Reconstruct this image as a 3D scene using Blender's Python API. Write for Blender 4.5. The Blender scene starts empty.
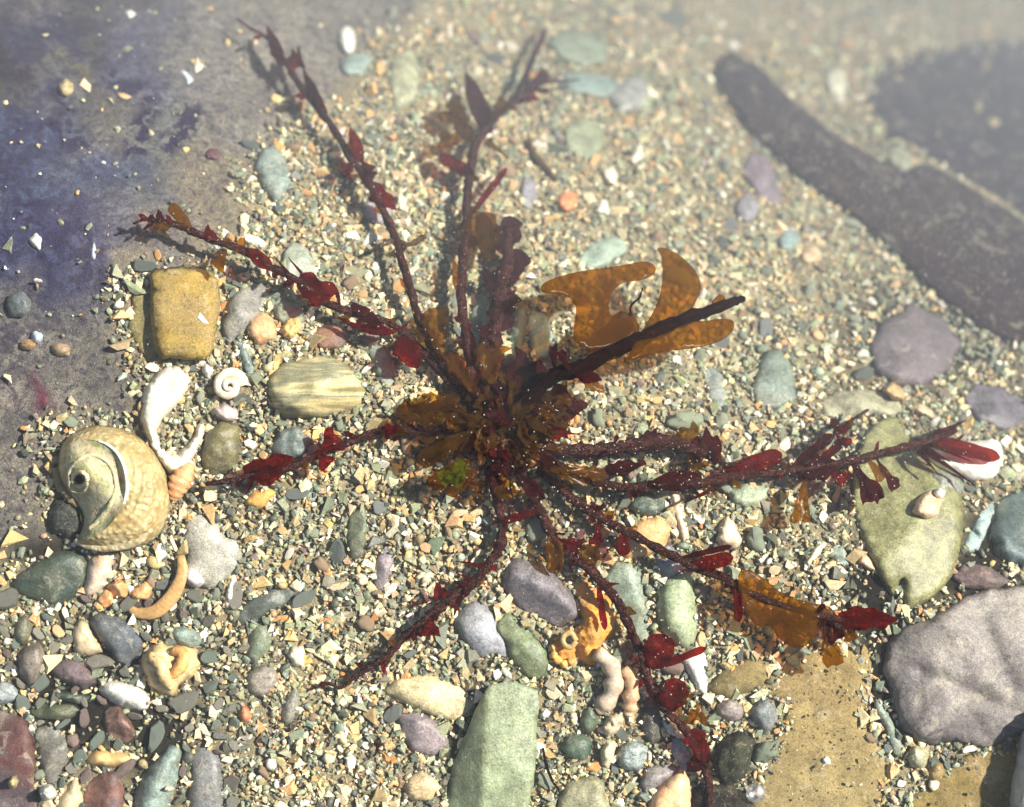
import bpy, math, random
import numpy as np
from mathutils import Vector, noise
from mathutils.geometry import delaunay_2d_cdt

random.seed(7)
rng = np.random.default_rng(7)
scene = bpy.context.scene
col = scene.collection

# ------------------------------------------------------------------ camera, sky, sun, exposure
S = 0.0003            # metres per pixel at z = 0
HC = 0.62             # height of the camera above z = 0
cam_d = bpy.data.cameras.new("camera")
cam = bpy.data.objects.new("camera", cam_d)
col.objects.link(cam)
cam.location = (0, 0, HC)
cam_d.sensor_fit = 'HORIZONTAL'
cam_d.angle = 2 * math.atan(512 * S / HC)
cam_d.clip_start = 0.01
cam_d.clip_end = 60
cam_d.dof.use_dof = True
cam_d.dof.focus_distance = HC - 0.008
cam_d.dof.aperture_fstop = 6.0
scene.camera = cam

SUN_EL, SUN_AZ = 46.0, 22.0      # elevation; azimuth of the sun counted from +X towards +Y
world = bpy.data.worlds.new("World")
scene.world = world
world.use_nodes = True
wn = world.node_tree
sky = wn.nodes.new("ShaderNodeTexSky")
sky.sky_type = 'NISHITA'
sky.sun_disc = False
sky.sun_elevation = math.radians(SUN_EL)
sky.sun_rotation = math.radians(90 - SUN_AZ)
bg = wn.nodes["Background"]
bg.inputs["Strength"].default_value = 0.05
wn.links.new(sky.outputs[0], bg.inputs[0])
sd = bpy.data.lights.new("sun", 'SUN')
sd.energy = 5.0
sd.angle = math.radians(2.0)
sd.color = (1.0, 0.965, 0.89)
sun = bpy.data.objects.new("sun", sd)
col.objects.link(sun)
_e, _a = math.radians(SUN_EL), math.radians(SUN_AZ)
sun_dir = Vector((math.cos(_e) * math.cos(_a), math.cos(_e) * math.sin(_a), math.sin(_e)))
sun.rotation_euler = sun_dir.to_track_quat('Z', 'Y').to_euler()
sun.location = (1, 0, 2)
vs = scene.view_settings
vs.view_transform = 'Standard'
vs.look = 'None'
vs.gamma = 1
vs.exposure = 1.1
scene.cycles.transparent_max_bounces = 16

# ------------------------------------------------------------------ places
WATER_Z = 0.023


def zb(x, y):
    """Height of the sea bed: it falls away towards the upper right."""
    u = np.clip((x * 0.36 + y * 0.95 + 0.016) / 0.185, 0, 1.5)
    return -0.18 * u ** 1.5  # drop shaped so the water's veil thickens to the upper right


def P(px, py, h=0.0):
    """World point seen at pixel (px, py), h pixels above the sea bed."""
    z = -0.015
    for _ in range(5):
        k = (HC - z) / HC * S
        x, y = (px - 512) * k, (403.5 - py) * k
        z = float(zb(x, y)) + h * S
    k = (HC - z) / HC * S
    return Vector(((px - 512) * k, (403.5 - py) * k, z))


def Pn(px, py, h):
    z = np.full(px.shape, -0.015)
    for _ in range(5):
        k = (HC - z) / HC * S
        x, y = (px - 512) * k, (403.5 - py) * k
        z = zb(x, y) + h * S
    k = (HC - z) / HC * S
    return (px - 512) * k, (403.5 - py) * k, z


def lin(c, g=1.0):
    o = []
    for v in c:
        v /= 255.0
        o.append((v / 12.92 if v <= 0.04045 else ((v + 0.055) / 1.055) ** 2.4) * g)
    return o


GAIN = 0.80


# ------------------------------------------------------------------ materials
def nt(name):
    m = bpy.data.materials.new(name)
    m.use_nodes = True
    t = m.node_tree
    t.nodes.clear()
    return m, t


def N(t, typ, **kw):
    n = t.nodes.new(typ)
    for k, v in kw.items():
        setattr(n, k, v)
    return n


def noise_tex(t, vec, scale, detail=4, rough=0.55, dist=0.0):
    n = N(t, "ShaderNodeTexNoise")
    n.inputs["Scale"].default_value = scale
    n.inputs["Detail"].default_value = detail
    n.inputs["Roughness"].default_value = rough
    n.inputs["Distortion"].default_value = dist
    if vec is not None:
        t.links.new(vec, n.inputs["Vector"])
    return n


def ramp(t, fac, stops):
    r = N(t, "ShaderNodeValToRGB")
    e = r.color_ramp.elements
    while len(e) < len(stops):
        e.new(0.5)
    for i, (p, c) in enumerate(stops):
        e[i].position = p
        e[i].color = (c, c, c, 1) if not isinstance(c, (tuple, list)) else (*c[:3], 1)
    t.links.new(fac, r.inputs[0])
    return r.outputs[0]


def mix(t, fac, a, b, mode='MIX'):
    m = N(t, "ShaderNodeMix", data_type='RGBA', blend_type=mode)
    for i, v in ((0, fac), (6, a), (7, b)):
        if hasattr(v, "links"):
            t.links.new(v, m.inputs[i])
        elif isinstance(v, (int, float)):
            m.inputs[i].default_value = v if i == 0 else (v, v, v, 1)
        else:
            m.inputs[i].default_value = (*v[:3], 1)
    return m.outputs[2]


def finish(t, base, rough=0.6, bump=None, bstr=0.4, bdist=0.0004, spec=0.3):
    p = N(t, "ShaderNodeBsdfPrincipled")
    if hasattr(base, "links"):
        t.links.new(base, p.inputs["Base Color"])
    else:
        p.inputs["Base Color"].default_value = (*base[:3], 1)
    p.inputs["Roughness"].default_value = rough
    p.inputs["Specular IOR Level"].default_value = spec
    if bump is not None:
        b = N(t, "ShaderNodeBump")
        b.inputs["Strength"].default_value = bstr
        b.inputs["Distance"].default_value = bdist
        t.links.new(bump, b.inputs["Height"])
        t.links.new(b.outputs[0], p.inputs["Normal"])
    o = N(t, "ShaderNodeOutputMaterial")
    t.links.new(p.outputs[0], o.inputs[0])
    return p


def obj_vec(t):
    """Object coordinates shifted by the object's own random number."""
    tc = N(t, "ShaderNodeTexCoord")
    oi = N(t, "ShaderNodeObjectInfo")
    a = N(t, "ShaderNodeVectorMath", operation='ADD')
    t.links.new(tc.outputs["Object"], a.inputs[0])
    t.links.new(oi.outputs["Random"], a.inputs[1])
    return a.outputs[0], oi.outputs["Color"]


def stone_material(name, big=220, contrast=(0.50, 1.30), speck=0.42, rough=0.45, bstr=0.5, mottle=None, spec=0.45, film=0.35):
    m, t = nt(name)
    v, c = obj_vec(t)
    n1 = noise_tex(t, v, big, 5, 0.6, 0.4)
    f = ramp(t, n1.outputs["Fac"], [(0.3, contrast[0]), (0.7, contrast[1])])
    base = mix(t, 1.0, c, f, 'MULTIPLY')
    if mottle:
        n4 = noise_tex(t, v, big * 0.45, 4, 0.6, 0.6)
        base = mix(t, ramp(t, n4.outputs["Fac"], [(0.46, 0), (0.58, 0.75)]), base, mottle)
    n5 = noise_tex(t, v, big * 0.6, 3, 0.6)
    base = mix(t, ramp(t, n5.outputs["Fac"], [(0.5, 0.0), (0.75, film)]), base, lin((120, 112, 80), 0.8))
    n2 = noise_tex(t, v, 1900, 3, 0.7)
    sp = ramp(t, n2.outputs["Fac"], [(0.33, 1 - speck), (0.52, 1.0), (0.66, 1 + speck * 0.8)])
    base = mix(t, 1.0, base, sp, 'MULTIPLY')
    n6 = noise_tex(t, v, 620, 5, 0.75, 0.5)
    base = mix(t, 1.0, base, ramp(t, n6.outputs["Fac"], [(0.32, 0.58), (0.48, 0.98), (0.62, 1.06), (0.72, 1.4)]), 'MULTIPLY')
    n7 = noise_tex(t, v, big * 1.3, 5, 0.7, 1.2)
    base = mix(t, ramp(t, n7.outputs["Fac"], [(0.57, 0.0), (0.64, 0.28), (0.70, 0.0)]), base, lin((206, 196, 168), 0.8))
    n3 = noise_tex(t, v, 700, 6, 0.65)
    finish(t, base, rough, n3.outputs["Fac"], bstr, 0.0006, spec)
    return m


M = {}
M['stone'] = stone_material('wet_stone')
M['slate'] = stone_material('slate', 160, (0.58, 1.22), 0.4, 0.42, 0.6, spec=0.45, film=0.45)
M['mottled'] = stone_material('mottled_stone', 90, (0.6, 1.2), 0.45, 0.6, 0.6, mottle=lin((92, 84, 84), 0.8))
M['speckled'] = stone_material('speckled_stone', 420, (0.35, 1.35), 0.6, 0.6, 0.7)
M['ochre'] = stone_material('silty_ochre_stone', 90, (0.66, 1.18), 0.35, 0.85, 0.5, mottle=lin((150, 128, 84), 0.8), spec=0.1)
M['crust'] = stone_material('encrusted_holdfast', 420, (0.25, 1.7), 0.8, 0.8, 1.0, mottle=lin((60, 30, 30), 0.6), spec=0.1, film=0.5)
M['dusk'] = stone_material('dark_speckled', 90, (0.8, 1.15), 0.5, 0.9, 0.5, spec=0.1, film=0.1)
M['dark'] = stone_material('weedy_stone_and_hollow', 300, (0.5, 1.2), 0.7, 0.8, 0.9, spec=0.15)


def shell_material(name, wave=900, tint=None, rough=0.42):
    m, t = nt(name)
    v, c = obj_vec(t)
    n1 = noise_tex(t, v, 260, 4, 0.6, 0.5)
    f = ramp(t, n1.outputs["Fac"], [(0.3, 0.74), (0.7, 1.12)])
    base = mix(t, 1.0, c, f, 'MULTIPLY')
    n4 = noise_tex(t, v, 170, 3, 0.6)
    base = mix(t, ramp(t, n4.outputs["Fac"], [(0.5, 0), (0.72, 0.55)]), base, tint or lin((196, 150, 100), 0.8))
    w = N(t, "ShaderNodeTexWave", wave_type='BANDS', bands_direction='DIAGONAL')
    w.inputs["Scale"].default_value = wave / 3
    w.inputs["Distortion"].default_value = 5
    w.inputs["Detail"].default_value = 3
    t.links.new(v, w.inputs["Vector"])
    base = mix(t, 1.0, base, ramp(t, w.outputs["Fac"], [(0.0, 0.93), (1.0, 1.04)]), 'MULTIPLY')
    n9 = noise_tex(t, v, 800, 5, 0.7)
    base = mix(t, 1.0, base, ramp(t, n9.outputs["Fac"], [(0.35, 0.78), (0.6, 1.08)]), 'MULTIPLY')
    finish(t, base, rough, n9.outputs["Fac"], 0.35, 0.0005, 0.35)
    return m


M['shell'] = shell_material('worn_shell')
M['white_shell'] = shell_material('white_shell', 600, lin((225, 214, 190), 0.85), 0.35)
M['peach_shell'] = shell_material('peach_shell', 1100, lin((212, 138, 82), 0.8), 0.4)


def gnarl_material():
    m, t = nt('pitted_orange_shell')
    v, c = obj_vec(t)
    vo = N(t, "ShaderNodeTexVoronoi")
    vo.inputs["Scale"].default_value = 520
    t.links.new(v, vo.inputs["Vector"])
    n1 = noise_tex(t, v, 240, 5, 0.65, 0.8)
    f = ramp(t, n1.outputs["Fac"], [(0.3, 0.6), (0.65, 1.15)])
    base = mix(t, 1.0, c, f, 'MULTIPLY')
    base = mix(t, ramp(t, noise_tex(t, v, 160, 3).outputs["Fac"], [(0.52, 0), (0.68, 0.6)]), base, lin((150, 128, 92), 0.8))
    finish(t, base, 0.6, vo.outputs["Distance"], 0.6, 0.0008, 0.3)
    return m


M['gnarl'] = gnarl_material()


def banded_material():
    m, t = nt('banded_stone')
    v, c = obj_vec(t)
    mp = N(t, "ShaderNodeMapping")
    mp.inputs["Rotation"].default_value = (0, 0, math.radians(12))
    mp.inputs["Scale"].default_value = (16, 125, 8)
    t.links.new(v, mp.inputs["Vector"])
    n = noise_tex(t, mp.outputs[0], 1.2, 5, 0.55, 0.35)
    base = ramp(t, n.outputs["Fac"], [(0.30, lin((96, 100, 78), .8)), (0.40, lin((150, 140, 92), .8)), (0.48, lin((214, 200, 148), .85)),
                                      (0.54, lin((132, 132, 104), .8)), (0.62, lin((206, 186, 130), .8)), (0.72, lin((118, 106, 74), .8))])
    n2 = noise_tex(t, v, 1600, 3, 0.7)
    base = mix(t, 1.0, base, ramp(t, n2.outputs["Fac"], [(0.35, 0.75), (0.65, 1.15)]), 'MULTIPLY')
    finish(t, base, 0.55, n.outputs["Fac"], 0.6, 0.0008, 0.3)
    return m


M['banded'] = banded_material()


def attr_material(name, aname, scale, contrast, speck_scale, bstr, rough, spec):
    m, t = nt(name)
    a = N(t, "ShaderNodeAttribute", attribute_name=aname)
    tc = N(t, "ShaderNodeTexCoord")
    v = tc.outputs["Object"]
    n1 = noise_tex(t, v, scale, 4, 0.65)
    base = mix(t, 1.0, a.outputs["Color"], ramp(t, n1.outputs["Fac"], [(0.3, contrast[0]), (0.7, contrast[1])]), 'MULTIPLY')
    n2 = noise_tex(t, v, speck_scale, 3, 0.7)
    base = mix(t, 1.0, base, ramp(t, n2.outputs["Fac"], [(0.35, 0.7), (0.5, 1.0), (0.68, 1.3)]), 'MULTIPLY')
    finish(t, base, rough, n2.outputs["Fac"], bstr, 0.0004, spec)
    return m


M['grain'] = attr_material('gravel_grains', 'col', 900, (0.75, 1.2), 2600, 0.3, 0.5, 0.35)


def bed_material():
    m, t = nt('sea_bed_silt')
    a = N(t, "ShaderNodeAttribute", attribute_name='col')
    tc = N(t, "ShaderNodeTexCoord")
    v = tc.outputs["Object"]
    n0 = noise_tex(t, v, 55, 6, 0.65, 0.6)
    base = mix(t, 1.0, a.outputs["Color"], ramp(t, n0.outputs["Fac"], [(0.3, 0.72), (0.7, 1.22)]), 'MULTIPLY')
    s = N(t, "ShaderNodeAttribute", attribute_name='silt')
    b = N(t, "ShaderNodeAttribute", attribute_name='blot')
    n1 = noise_tex(t, v, 150, 6, 0.7, 0.9)
    nf = noise_tex(t, v, 330, 5, 0.7, 0.5)
    fl = N(t, "ShaderNodeMath", operation='MULTIPLY')
    t.links.new(ramp(t, nf.outputs["Fac"], [(0.50, 0), (0.63, 0.75)]), fl.inputs[0])
    t.links.new(s.outputs["Fac"], fl.inputs[1])
    base = mix(t, fl.outputs[0], base, lin((66, 62, 76), 0.8))
    mm = N(t, "ShaderNodeMath", operation='MULTIPLY')
    t.links.new(ramp(t, n1.outputs["Fac"], [(0.45, 0), (0.52, 0.95)]), mm.inputs[0])
    t.links.new(b.outputs["Fac"], mm.inputs[1])
    base = mix(t, mm.outputs[0], base, lin((42, 30, 66), 0.6))
    n3 = noise_tex(t, v, 420, 5, 0.7)
    base = mix(t, 1.0, base, ramp(t, n3.outputs["Fac"], [(0.3, 0.6), (0.5, 1.0), (0.72, 1.35)]), 'MULTIPLY')
    n2 = noise_tex(t, v, 2200, 3, 0.75)
    base = mix(t, 1.0, base, ramp(t, n2.outputs["Fac"], [(0.34, 0.5), (0.48, 0.95), (0.62, 1.12), (0.70, 1.8)]), 'MULTIPLY')
    ng = noise_tex(t, v, 1000, 4, 0.7, 0.3)
    gl = N(t, "ShaderNodeMath", operation='MULTIPLY')
    t.links.new(ramp(t, ng.outputs["Fac"], [(0.53, 0), (0.62, 0.75)]), gl.inputs[0])
    t.links.new(s.outputs["Fac"], gl.inputs[1])
    base = mix(t, gl.outputs[0], base, lin((58, 54, 56), 0.8))
    ad = N(t, "ShaderNodeMath", operation='ADD')
    t.links.new(n3.outputs["Fac"], ad.inputs[0])
    t.links.new(n2.outputs["Fac"], ad.inputs[1])
    finish(t, base, 0.9, ad.outputs[0], 0.7, 0.0008, 0.1)
    return m


M['bed'] = bed_material()


def weed_material(name, base, trans, clear, clear_fac, speck=0.5, rough=0.4, vary=(0.55, 1.3), spec=0.03):
    m, t = nt(name)
    v, _c = obj_vec(t)
    n = noise_tex(t, v, 330, 4, 0.6, 0.4)
    f = ramp(t, n.outputs["Fac"], [(0.3, vary[0]), (0.7, vary[1])])
    b = mix(t, 1.0, base, f, 'MULTIPLY')
    n2 = noise_tex(t, v, 2600, 2, 0.6)
    sp = ramp(t, n2.outputs["Fac"], [(0.64, 0.0), (0.70, speck)])
    b = mix(t, sp, b, lin((190, 165, 150), 0.8))
    p = N(t, "ShaderNodeBsdfPrincipled")
    t.links.new(b, p.inputs["Base Color"])
    p.inputs["Roughness"].default_value = rough
    p.inputs["Specular IOR Level"].default_value = spec
    bu = N(t, "ShaderNodeBump")
    bu.inputs["Strength"].default_value = 0.4
    bu.inputs["Distance"].default_value = 0.0004
    t.links.new(n.outputs["Fac"], bu.inputs["Height"])
    t.links.new(bu.outputs[0], p.inputs["Normal"])
    tr = N(t, "ShaderNodeBsdfTranslucent")
    t.links.new(mix(t, 1.0, trans, f, 'MULTIPLY'), tr.inputs["Color"])
    a = N(t, "ShaderNodeMixShader")
    a.inputs[0].default_value = 0.55
    t.links.new(p.outputs[0], a.inputs[1])
    t.links.new(tr.outputs[0], a.inputs[2])
    tp = N(t, "ShaderNodeBsdfTransparent")
    tp.inputs["Color"].default_value = (*clear, 1)
    c = N(t, "ShaderNodeMixShader")
    c.inputs[0].default_value = clear_fac
    t.links.new(a.outputs[0], c.inputs[1])
    t.links.new(tp.outputs[0], c.inputs[2])
    o = N(t, "ShaderNodeOutputMaterial")
    t.links.new(c.outputs[0], o.inputs[0])
    return m


M['red'] = weed_material('red_weed', (0.085, 0.004, 0.003), (0.30, 0.010, 0.005), (0.88, 0.24, 0.13), 0.38, 0.3)
M['dark_red'] = weed_material('dark_red_weed', (0.036, 0.003, 0.003), (0.16, 0.006, 0.004), (0.75, 0.20, 0.12), 0.28, 0.4)
M['amber'] = weed_material('amber_weed', (0.10, 0.048, 0.002), (0.40, 0.19, 0.004), (0.97, 0.66, 0.10), 0.50, 0.06, 0.22, (0.85, 1.12), 0.2)
M['olive'] = weed_material('olive_weed', (0.070, 0.036, 0.003), (0.26, 0.125, 0.006), (0.92, 0.68, 0.22), 0.50, 0.35)
M['green'] = weed_material('green_weed', (0.10, 0.11, 0.010), (0.25, 0.28, 0.02), (0.88, 0.95, 0.3), 0.50)
M['purple'] = weed_material('purple_weed', (0.040, 0.011, 0.014), (0.09, 0.014, 0.018), (0.7, 0.35, 0.33), 0.26)


def stem_material(name, c1, c2, c3, speck=0.6):
    m, t = nt(name)
    v, _c = obj_vec(t)
    n = noise_tex(t, v, 520, 5, 0.7, 0.3)
    b = ramp(t, n.outputs["Fac"], [(0.32, c1), (0.55, c2), (0.72, c3)])
    n2 = noise_tex(t, v, 2300, 3, 0.7)
    b = mix(t, ramp(t, n2.outputs["Fac"], [(0.56, 0), (0.66, speck)]), b, lin((168, 138, 130), 0.6))
    finish(t, b, 0.7, n2.outputs["Fac"], 0.9, 0.0006, 0.02)
    return m


M['stem'] = stem_material('encrusted_stem', (0.007, 0.002, 0.001), (0.030, 0.007, 0.005), (0.11, 0.034, 0.026))
M['dark_stem'] = stem_material('dark_stem', (0.003, 0.0008, 0.0006), (0.008, 0.0015, 0.001), (0.03, 0.004, 0.003), 0.08)
M['twig'] = stem_material('brown_twig', (0.03, 0.018, 0.008), (0.08, 0.05, 0.024), (0.16, 0.10, 0.05))


# ------------------------------------------------------------------ mesh helpers
ORIG = {}


def mk(name, verts, faces, mat, parent=None, origin=None, smooth=True, color=None):
    if origin is None:
        origin = Vector((sum(v[0] for v in verts) / len(verts), sum(v[1] for v in verts) / len(verts), min(v[2] for v in verts)))
    me = bpy.data.meshes.new(name)
    me.from_pydata([(v[0] - origin[0], v[1] - origin[1], v[2] - origin[2]) for v in verts], [], faces)
    me.polygons.foreach_set("use_smooth", [smooth] * len(me.polygons))
    me.materials.append(mat)
    me.validate()
    o = bpy.data.objects.new(name, me)
    col.objects.link(o)
    ORIG[o.name] = Vector(origin)
    if parent is not None:
        o.parent = parent
        o.location = Vector(origin) - ORIG[parent.name]
    else:
        o.location = origin
    if color is not None:
        o.color = (*lin(color, GAIN), 1)
    return o


def empty(name, loc):
    o = bpy.data.objects.new(name, None)
    o.empty_display_size = 0.01
    col.objects.link(o)
    o.location = loc
    ORIG[o.name] = Vector(loc)
    return o


def tag(o, label=None, cat=None, group=None, kind=None):
    for k, v in (("label", label), ("category", cat), ("group", group), ("kind", kind)):
        if v:
            o[k] = v
    return o


def chaikin(p, n, r=.25):
    for _ in range(n):
        q = []
        for i in range(len(p)):
            a, b = p[i], p[(i + 1) % len(p)]
            q.append((a[0] * (1 - r) + b[0] * r, a[1] * (1 - r) + b[1] * r))
            q.append((a[0] * r + b[0] * (1 - r), a[1] * r + b[1] * (1 - r)))
        p = q
    return p


def resample(p, g):
    out = []
    for i in range(len(p)):
        a, b = p[i], p[(i + 1) % len(p)]
        L = math.hypot(b[0] - a[0], b[1] - a[1])
        k = max(1, int(round(L / g)))
        for j in range(k):
            f = j / k
            out.append((a[0] + (b[0] - a[0]) * f, a[1] + (b[1] - a[1]) * f))
    q = [out[0]]
    for v in out[1:]:
        if math.hypot(v[0] - q[-1][0], v[1] - q[-1][1]) > g * 0.35:
            q.append(v)
    return q


def inside(poly, x, y):
    """Vectorised even-odd test."""
    x, y = np.asarray(x, float), np.asarray(y, float)
    r = np.zeros(x.shape, bool)
    n = len(poly)
    for i in range(n):
        x0, y0 = poly[i]
        x1, y1 = poly[(i + 1) % n]
        if y0 == y1:
            continue
        c = ((y0 > y) != (y1 > y)) & (x < (x1 - x0) * (y - y0) / (y1 - y0) + x0)
        r ^= c
    return r


def edge_dist(poly, x, y):
    d = np.full(np.shape(x), 1e9)
    n = len(poly)
    for i in range(n):
        ax, ay = poly[i]
        bx, by = poly[(i + 1) % n]
        dx, dy = bx - ax, by - ay
        L = dx * dx + dy * dy + 1e-9
        t = np.clip(((x - ax) * dx + (y - ay) * dy) / L, 0, 1)
        d = np.minimum(d, np.hypot(x - ax - t * dx, y - ay - t * dy))
    return d


def ell(cx, cy, a, b, rot=0, irr=0.10, n=14, p=2.0):
    r = math.radians(rot)
    q = []
    for i in range(n):
        t = 2 * math.pi * i / n
        c, s = math.cos(t), math.sin(t)
        k = 1 + random.uniform(-irr, irr)
        u = a * k * math.copysign(abs(c) ** (2 / p), c)
        v = b * k * math.copysign(abs(s) ** (2 / p), s)
        q.append((cx + u * math.cos(r) - v * math.sin(r), cy + u * math.sin(r) + v * math.cos(r)))
    return q


def tri(poly, g, jit=0.3):
    """Triangulated inside of a pixel polygon: points, triangles, number of rim points."""
    n = len(poly)
    xs = [p[0] for p in poly]
    ys = [p[1] for p in poly]
    gx, gy = np.meshgrid(np.arange(min(xs), max(xs), g), np.arange(min(ys), max(ys), g))
    gx, gy = gx.ravel().astype(float), gy.ravel().astype(float)
    gx += rng.uniform(-jit, jit, gx.shape) * g
    gy += rng.uniform(-jit, jit, gy.shape) * g
    ok = inside(poly, gx, gy)
    gx, gy = gx[ok], gy[ok]
    if len(gx):
        ok = edge_dist(poly, gx, gy) > 0.55 * g
        gx, gy = gx[ok], gy[ok]
    pts = [Vector(p) for p in poly] + [Vector((a, b)) for a, b in zip(gx, gy)]
    r = delaunay_2d_cdt(pts, [(i, (i + 1) % n) for i in range(n)], [list(range(n))], 1, 1e-4)
    V = np.array([(v.x, v.y) for v in r[0]])
    F = [tuple(f) for f in r[2]]
    return V, F


def solid(name, poly, thick, mat, color=None, edge=None, h=0.0, sink=5.0, sm=1, rough=0.10, tilt=(0, 0), zfun=None,
          parent=None, g=None, smooth=True, prof=2.0, relax=3, nscale=1.0, register=True, wobble=0.09, cuts=None):
    """A stone or shell piece: the outline (pixels) domed up by THICK pixels with rim width EDGE, walls down to SINK below."""
    xs = [p[0] for p in poly]
    ys = [p[1] for p in poly]
    size = max(max(xs) - min(xs), max(ys) - min(ys))
    g = g or max(1.6, min(5.0, size / 17))
    if sm:
        poly = chaikin(poly, sm, .13 if sm == 1 else .25)
    poly = resample(poly, g)
    off = random.uniform(0, 1000)
    # wobble the rim
    w = []
    cx, cy = sum(xs) / len(xs), sum(ys) / len(ys)
    for (x, y) in poly:
        k = noise.fractal(Vector((x / size * 3.6, y / size * 3.6, off)), 0.8, 2.0, 4) * wobble
        w.append((x + (x - cx) * k, y + (y - cy) * k))
    poly = w
    if register:
        FOOT.append((poly, h + thick))
    V, F = tri(poly, g)
    d = edge_dist(poly, V[:, 0], V[:, 1])
    rim = d < 1e-3
    dm = float(d.max()) + 1e-6
    e = min(edge, dm) if edge else dm * (0.85 if sm == 2 else 0.55)
    u = np.clip(1 - d / e, 0, 1)
    z = thick * np.power(np.clip(1 - u ** prof, 0, 1), 1 / prof)
    # even out the ridges that the distance field leaves
    if relax:
        E = np.array([(f[i], f[(i + 1) % 3]) for f in F for i in range(3)])
        cnt = np.zeros(len(V))
        np.add.at(cnt, E[:, 0], 1)
        for _ in range(relax):
            acc = np.zeros(len(V))
            np.add.at(acc, E[:, 0], z[E[:, 1]])
            zz = acc / np.maximum(cnt, 1)
            z = np.where(rim, z, 0.4 * z + 0.6 * zz)
    if cuts is None:
        cuts = 5 if sm == 1 and mat not in (M['white_shell'], M['peach_shell'], M['shell'], M['ochre'], M['dark']) else 0
    for _ in range(cuts):
        a = random.uniform(0, 2 * math.pi)
        sl = random.uniform(0.15, 0.9) * thick / (dm + 1e-6)
        q = (V[:, 0] - cx) * math.cos(a) + (V[:, 1] - cy) * math.sin(a)
        z = np.minimum(z, np.where(rim, 1e9, thick * random.uniform(0.80, 1.0) - sl * np.maximum(q + random.uniform(-.5, .2) * dm, -1e9)))
    z = np.maximum(z, np.where(rim, 0, thick * 0.12))
    z = z + tilt[0] * (V[:, 0] - cx) + tilt[1] * (V[:, 1] - cy)
    if zfun is not None:
        z = z + np.array([zfun(x, y) for x, y in V])
    amp = rough * min(thick, 30)
    fr = nscale * 5.5 / size
    verts = []
    for i in range(len(V)):
        x, y = V[i]
        nz = noise.fractal(Vector((x * fr, y * fr, off)), 0.9, 2.0, 4) * amp if rough else 0
        verts.append(P(x, y, h + z[i] + (nz if not rim[i] else nz * 0.4)))
    # rim in order along the outline
    key = {(round(V[i, 0], 2), round(V[i, 1], 2)): i for i in range(len(V)) if rim[i]}
    order = [key[k] for k in ((round(p[0], 2), round(p[1], 2)) for p in poly) if k in key]
    faces = []
    for f in F:
        a, b, c = (V[k] for k in f)
        area = (b[0] - a[0]) * (c[1] - a[1]) - (b[1] - a[1]) * (c[0] - a[0])
        faces.append(f if area < 0 else (f[0], f[2], f[1]))
    base = len(verts)
    for i in order:
        x, y = V[i]
        q = P(cx + (x - cx) * 0.93, cy + (y - cy) * 0.93, h - sink)
        verts.append(q)
    m = len(order)
    sgn = sum(V[order[i]][0] * V[order[(i + 1) % m]][1] - V[order[(i + 1) % m]][0] * V[order[i]][1] for i in range(m))
    for i in range(m):
        a, b = order[i], order[(i + 1) % m]
        q = (a, base + i, base + (i + 1) % m, b)
        faces.append(q if sgn < 0 else q[::-1])
    faces.append(tuple(range(base, base + m)) if sgn > 0 else tuple(range(base + m - 1, base - 1, -1)))
    return mk(name, verts, faces, mat, parent, smooth=smooth, color=color)


FOOT = []          # outlines where no loose gravel lies


def spline(pts, n):
    """Catmull-Rom through tuples of any length."""
    a = np.array(pts, float)
    p = np.vstack([2 * a[0] - a[1], a, 2 * a[-1] - a[-2]])
    out = []
    for i in range(1, len(p) - 2):
        for j in range(n):
            t = j / n
            out.append(0.5 * (2 * p[i] + (p[i + 1] - p[i - 1]) * t + (2 * p[i - 1] - 5 * p[i] + 4 * p[i + 1] - p[i + 2]) * t * t
                              + (3 * p[i] - p[i - 1] - 3 * p[i + 1] + p[i + 2]) * t ** 3))
    out.append(a[-1])
    return np.array(out)


def tube(name, pts, mat, parent=None, sides=8, n=5, lumps=0.2, color=None, ribs=0, flat=1.0, rscale=1.02):
    """Tube through (px, py, height, radius) points, all in pixels; the skin is lumpy."""
    c = spline(pts, n)
    W = [P(*q[:3]) for q in c]
    R = [max(q[3], 0.25) * S * rscale for q in c]
    off = random.uniform(0, 500)
    verts, faces = [], []
    for i, w in enumerate(W):
        d = (W[min(i + 1, len(W) - 1)] - W[max(i - 1, 0)]).normalized()
        up = Vector((0, 0, 1))
        s = d.cross(up)
        s = s.normalized() if s.length > 1e-4 else Vector((1, 0, 0))
        u = s.cross(d)
        rr = R[i] * (1 + (0.16 * math.sin(i * ribs) if ribs else 0))
        for k in range(sides):
            t = 2 * math.pi * k / sides
            dirv = s * math.cos(t) + u * (math.sin(t) * flat)
            q = w + dirv * rr
            nz = 1 + lumps * noise.noise(Vector((q.x * 1400, q.y * 1400, off + q.z * 1400)))
            verts.append(w + dirv * rr * nz)
        if i:
            a, b = (i - 1) * sides, i * sides
            for k in range(sides):
                k2 = (k + 1) % sides
                faces.append((a + k, b + k, b + k2, a + k2))
    faces.append(tuple(range(sides)))
    faces.append(tuple(range(len(W) * sides - 1, (len(W) - 1) * sides - 1, -1)))
    return mk(name, verts, faces, mat, parent, origin=W[0].copy(), color=color)


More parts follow.
